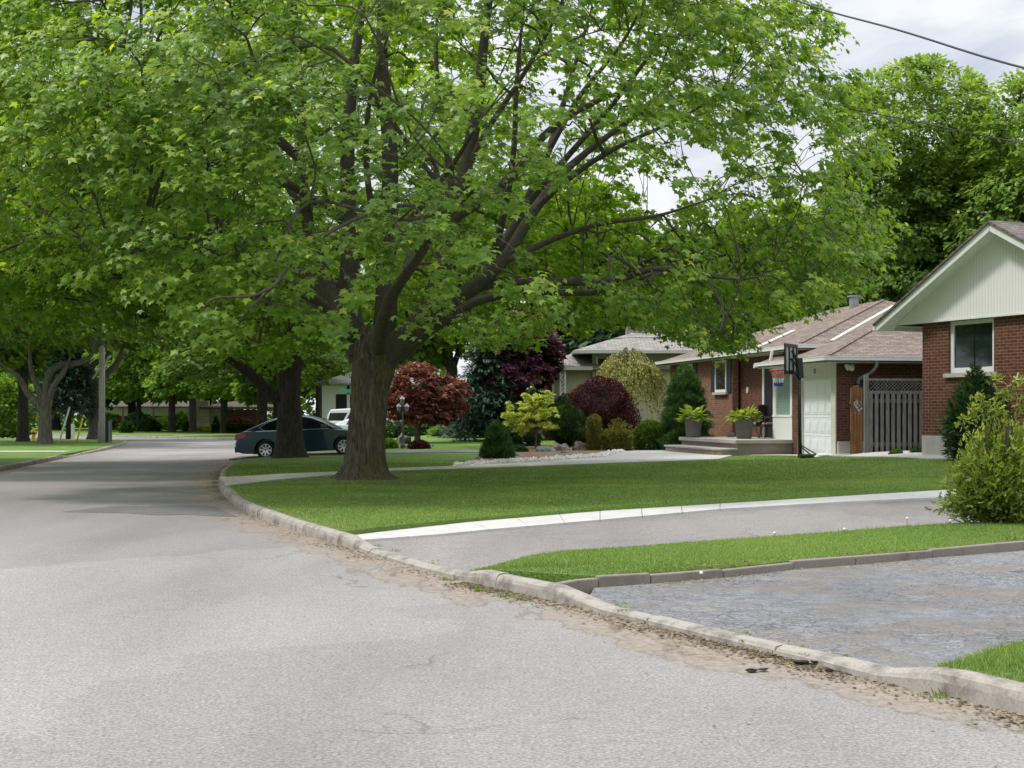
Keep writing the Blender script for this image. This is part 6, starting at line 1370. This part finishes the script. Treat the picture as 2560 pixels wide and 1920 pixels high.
MB().lathe([(.125,.38),(.125,.47)], n=16).build('band', M['black'], hy); MB().lathe([(.15,.47),(.15,.5),(.12,.58),(.06,.66),(.03,.70),(.03,.75)], n=16).build('bonnet', M['yellow_paint'], hy)
for s in (-1, 1): MB().tube([(0,0,.43),(s*.2,0,.43)], .05, 10).build('nozzle', M['black'] if s < 0 else M['yellow_paint'], hy)
v = W(866, 1035, 62); sg = thing('street_sign', (at(880,62), 62, hg(at(880,62), 62)), 'small teal street sign showing at the left edge of the big trunk', 'sign')
MB().tube([(0,0,0),(0,0,2.45)], .03, 8).build('post', M['grey_metal'], sg); MB().box(-.46,.02,-.045,-.03,2.27,2.42).build('blade', M['teal'], sg)
# overhead wires
def wire(name, a, b, sag, r, label):
    a, b = Vector(a), Vector(b); o = a.copy(); pts = [(a.lerp(b, f)-o)-Vector((0,0,sag*4*f*(1-f)))+Vector((0,0,.012*math.sin(f*26)*(r/.012))) for f in np.linspace(0, 1, 60)]
    ob = MB().tube(pts, r, 6).build(name, M['wire'], smooth=True); ob.location = o; tag(ob, label, 'cable')
wire('overhead_cable', W(1500, -175, 30), W(2760, 222, 12), .12, .0125, 'thick dark overhead cable crossing the sky at the upper right')
wire('overhead_cable', W(1000, 20, 34), W(2760, 395, 24), .12, .010, 'thin overhead wire running in front of the chestnut tree')
wire('overhead_cable', W(1200, 848, 58), W(1700, 841, 58), .05, .011, 'thin low wire in front of the purple tree')
# ------------------------------------------------------------------ vehicles
def vehicle(name, label, loc, rz, prof, roofp, wbase, width, tyre, paint, suv=False, sideglass=None, tail=True, grp=None):
    """prof: lower body outline (x,z) closed; roofp: greenhouse outline (x,z) closed; x forward, origin under the rear axle"""
    t = thing(name, loc, label, 'car', grp, rz); w2 = width/2
    bm = MB()
    # body: stacked outlines bulging slightly at the waist
    offs_ = [(-w2, .94, .0), (-w2*.985, 1.0, 0)]
    n = len(prof); cx = sum(p[0] for p in prof)/n; cz = sum(p[1] for p in prof)/n
    layers = []
    for yy, sc in ((-w2+.0, .965), (-w2+.03, .99), (-w2+.10, 1.0), (w2-.10, 1.0), (w2-.03, .99), (w2, .965)):
        layers.append([(cx+(p[0]-cx)*sc, yy, cz+(p[1]-cz)*sc) for p in prof])
    vs = [q for l in layers for q in l]; fs = [tuple(range(n))[::-1], tuple(range(5*n, 6*n))]
    for l in range(5):
        for i in range(n): fs.append((l*n+i, l*n+(i+1) % n, (l+1)*n+(i+1) % n, (l+1)*n+i))
    me = bpy.data.meshes.new('body'); me.from_pydata(vs, [], fs); b_ = bmesh.new(); b_.from_mesh(me); bmesh.ops.recalc_face_normals(b_, faces=b_.faces); b_.to_mesh(me); b_.free()
    body = link('body', me, paint, t)
    # wheel wells cut with a boolean, applied straight away
    cut = MB()
    for x_ in (0, wbase):
        cut.prism([(x_+math.cos(a)*(tyre+.055), tyre+math.sin(a)*(tyre+.055)) for a in np.linspace(0, 2*math.pi, 28, endpoint=False)], 'y', -w2-.1, -w2+.28)
        cut.prism([(x_+math.cos(a)*(tyre+.055), tyre+math.sin(a)*(tyre+.055)) for a in np.linspace(0, 2*math.pi, 28, endpoint=False)], 'y', w2-.28, w2+.1)
    co_ = link('cutter', cut.mesh('cutter', uv=False), M['dark'], t)
    bo = body.modifiers.new('w', 'BOOLEAN'); bo.object = co_; bo.operation = 'DIFFERENCE'; bo.solver = 'EXACT'
    bpy.context.view_layer.update(); dg = bpy.context.evaluated_depsgraph_get(); ev = body.evaluated_get(dg); nm = bpy.data.meshes.new_from_object(ev)
    body.modifiers.clear(); body.data = nm; bpy.data.objects.remove(co_)
    for p in nm.polygons: p.use_smooth = False
    m = body.modifiers.new('b', 'BEVEL'); m.width = .02; m.segments = 2; m.limit_method = 'ANGLE'; m.angle_limit = .7
    # greenhouse
    n = len(roofp); zb = min(p[1] for p in roofp); zt = max(p[1] for p in roofp); layers = []
    for s in (-1, -.82, .82, 1):
        layers.append([(p[0], s*(w2-.05-(.17 if not suv else .11)*(p[1]-zb)/(zt-zb)), p[1]-(.03 if abs(s) == 1 else 0)*((p[1]-zb)/(zt-zb))) for p in roofp])
    vs = [q for l in layers for q in l]; fs = [tuple(range(n))[::-1], tuple(range(3*n, 4*n))]
    for l in range(3):
        for i in range(n): fs.append((l*n+i, l*n+(i+1) % n, (l+1)*n+(i+1) % n, (l+1)*n+i))
    me = bpy.data.meshes.new('cabin'); me.from_pydata(vs, [], fs); me.update(); b_ = bmesh.new(); b_.from_mesh(me); bmesh.ops.recalc_face_normals(b_, faces=b_.faces); b_.to_mesh(me); b_.free()
    cab = link('cabin', me, paint, t); m = cab.modifiers.new('b', 'BEVEL'); m.width = .03; m.segments = 2; m.limit_method = 'ANGLE'; m.angle_limit = .5
    gl = plain('car_glass', (.012,.014,.016), .05, var=.1, spec=.8)
    def yat(z): return w2-.05-(.17 if not suv else .11)*(z-zb)/(zt-zb)
    for poly in sideglass:
        for s in (-1, 1):
            mb = MB(); k = len(poly); A_ = [(p[0], s*(yat(p[1])+.004), p[1]) for p in poly]; B_ = [(p[0], s*(yat(p[1])-.03), p[1]) for p in poly]
            mb.add(A_+B_, [tuple(range(k)), tuple(range(k, 2*k))[::-1]]+[(i, (i+1) % k, (i+1) % k+k, i+k) for i in range(k)]); mb.build('side_window', gl, t)
    for x_ in (0, wbase):
        for s in (-1, 1):
            wl = MB(); wl.lathe([(tyre*.62,-.10),(tyre*.95,-.10),(tyre,-.07),(tyre,.07),(tyre*.95,.10),(tyre*.62,.10)], n=32); wo_ = wl.build('wheel', M['rubber'], t, smooth=False)
            wo_.rotation_euler = (math.pi/2*s, 0, 0); wo_.location = (x_, s*(w2-.13), tyre)
            rm = MB(); rm.lathe([(tyre*.63,-.09),(tyre*.66,-.115),(tyre*.60,-.115),(tyre*.57,-.03),(tyre*.57,.0)], n=32); rm.lathe([(.001,-.095),(.05,-.1),(.06,-.06),(.03,-.04)], n=12)
            for k in range(8 if not suv else 6):
                a = k*2*math.pi/(8 if not suv else 6); rm.bar((math.cos(a)*.03, math.sin(a)*.03, -.085), (math.cos(a)*tyre*.61, math.sin(a)*tyre*.61, -.095), .055, .03, (0,0,1))
            r_ = rm.build('rim', M['metal'], wo_); r_.rotation_euler = (0 if s < 0 else 0, 0, .1)
            if True:
                r_.scale = (1, 1, 1)
                hub = MB().lathe([(.01,-.02),(tyre*.6,-.02),(tyre*.6,.0),(.01,.0)], n=20).build('brake_disc', M['dark'], wo_)
                r_.rotation_euler = (math.pi, 0, .1) if True else r_.rotation_euler
                r_.rotation_euler = (0, 0, .1)
                if s > 0: pass
    return t, w2, yat
def paintm(name, col, metal=.3, rough=.28):
    m, t, b = nmat(name); b.inputs['Base Color'].default_value = tuple(col)+(1,); b.inputs['Metallic'].default_value = metal; b.inputs['Roughness'].default_value = rough; b.inputs['Coat Weight'].default_value = .45; b.inputs['Coat Roughness'].default_value = .06; return m
red_l = plain('tail_red', (.35,.012,.015), .15, spec=.8)
navy = paintm('blue_paint', (.006,.036,.062), .2, .3)
# sedan
cz0 = .02
sp = [(-1.02,.30),(-1.07,.45),(-1.06,.62),(-1.00,.78),(-.97,.93),(-.80,1.00),(-.4,1.02),(.3,.99),(1.4,.97),(2.3,.95),(2.75,.90),(3.2,.82),(3.48,.72),(3.60,.60),(3.62,.42),(3.55,.26),(3.1,.20),(1.4,.19),(-.4,.20),(-.8,.23)]
rp = [(-.78,.99),(-.35,1.17),(.10,1.35),(.45,1.43),(.95,1.47),(1.35,1.455),(1.65,1.38),(2.05,1.20),(2.50,.94),(1.4,.93),(.2,.95)]
sd, w2, yat = vehicle('sedan', 'dark teal blue sedan parked side-on behind the second maple', (at(667,49.5), 50.4, cz0), 0, sp, rp, 2.75, 1.80, .325, navy,
    sideglass=[[(-.02,1.02),(-.20,1.10),(.12,1.26),(.42,1.36),(.52,1.37),(.52,1.01)],[(.60,1.01),(.60,1.38),(.95,1.405),(1.18,1.40),(1.18,1.0)],[(1.27,1.0),(1.27,1.385),(1.42,1.36),(1.70,1.26),(2.08,1.05),(2.12,.985)]])
sd.rotation_euler = (0, -math.atan2(.14, 2.75), math.radians(-2))
for s in (-1, 1):
    MB().prism([(-1.065,.74),(-1.02,.92),(-.72,.97),(-.60,.90),(-.66,.80),(-.86,.72)], 'y', s*(w2-.20), s*(w2+.012)).build('taillight', red_l, sd, bevel=.02)
    MB().prism([(3.2,.66),(3.5,.60),(3.45,.70),(3.1,.78)], 'y', s*(w2-.22), s*(w2+.008)).build('headlight', M['white'], sd, bevel=.01)
    MB().bar((-.30,s*(w2+.0),.985),(2.25,s*(w2+.0),.965),.02,.022).build('chrome_strip', M['metal'], sd)
    mm_ = MB().box(2.0,2.2,s*(w2+.02) if s > 0 else -(w2+.20),s*(w2+.20) if s > 0 else -(w2+.02),.98,1.10).build('mirror', navy, sd, bevel=.03)
    for xx in (.56, 1.22): MB().bar((xx,s*(w2+.001),.30),(xx,s*(w2+.001),.96),.010,.01).build('door_seam', M['dark'], sd)
    for xx in (.72, 1.40): MB().bar((xx,s*(w2+.02),.86),(xx+.17,s*(w2+.02),.86),.03,.03).build('door_handle', navy, sd)
    MB().tube([(-.0,s*(yat(1.0)+.01),.99),(-.14,s*(yat(1.08)+.01),1.06),(-.22,s*(yat(1.1)+.012),1.11),(.12,s*(yat(1.28)+.01),1.28),(.45,s*(yat(1.38)+.012),1.385)], .012, 6).build('chrome_trim', M['metal'], sd)
    pts = [(math.cos(a)*(.40), s*(w2-.005), .325+math.sin(a)*.40) for a in np.linspace(.1, math.pi-.05, 14)]
    MB().tube(pts, .016, 6).build('wheel_arch', navy, sd, smooth=True)
MB().box(-1.09,-1.04,-.85,.85,.28,.5).build('bumper', navy, sd, bevel=.02); MB().prism([(-.66,.985),(-.30,1.13),(.05,1.30),(.02,1.31),(-.34,1.15),(-.70,1.0)], 'y', -.6, .6).build('rear_window', M['glass'], sd)
wp = paintm('white_car_paint', (.72,.74,.74), 0); rp_ = paintm('red_car_paint', (.45,.02,.03), .1)
sv_p = [(-1.1,.35),(-1.13,.6),(-1.08,.95),(-1.05,1.15),(0,1.17),(2.4,1.15),(3.0,1.12),(3.6,1.05),(3.85,.95),(3.9,.6),(3.8,.35),(1.4,.32)]
sv_r = [(-1.02,1.12),(-.93,1.6),(-.78,1.86),(.3,1.92),(1.8,1.88),(2.15,1.8),(2.75,1.18),(1.4,1.1)]
suv, w2, _ = vehicle('suv', 'white sport utility vehicle behind the sedan, its back end left of the big trunk', (at(826,82)+.9, 82, .0), 0, sv_p, sv_r, 2.95, 2.0, .39, wp, True, sideglass=[[(-.92,1.22),(-.80,1.66),(.20,1.68),(-.05,1.22)],[(.1,1.22),(.32,1.68),(1.1,1.68),(1.1,1.22)],[(1.2,1.22),(1.2,1.68),(1.75,1.66),(2.2,1.25)]])
for s in (-1, 1): MB().box(-1.135,-.95,s*1.0-.06 if s > 0 else -1.01,1.01 if s > 0 else -.94,.85,1.35).build('taillight', red_l, suv, bevel=.02)
rc_, w2, _ = vehicle('red_car', 'red car whose roof shows behind the roof of the blue sedan', (at(687,80), 80, -.12), 0, sp, rp, 2.75, 1.8, .325, rp_, sideglass=[[(-.02,1.02),(.12,1.26),(.52,1.37),(.52,1.01)],[(.60,1.01),(.60,1.38),(1.18,1.40),(1.18,1.0)],[(1.27,1.0),(1.27,1.385),(1.70,1.26),(2.12,.985)]])
wc, w2, _ = vehicle('white_car', 'white car mostly hidden behind the right side of the big trunk', (at(870,78), 78, .0), 0, sp, rp, 2.75, 1.8, .325, wp, sideglass=[[(-.02,1.02),(.12,1.26),(.52,1.37),(.52,1.01)],[(.60,1.01),(.60,1.38),(1.18,1.40),(1.18,1.0)],[(1.27,1.0),(1.27,1.385),(1.70,1.26),(2.12,.985)]])
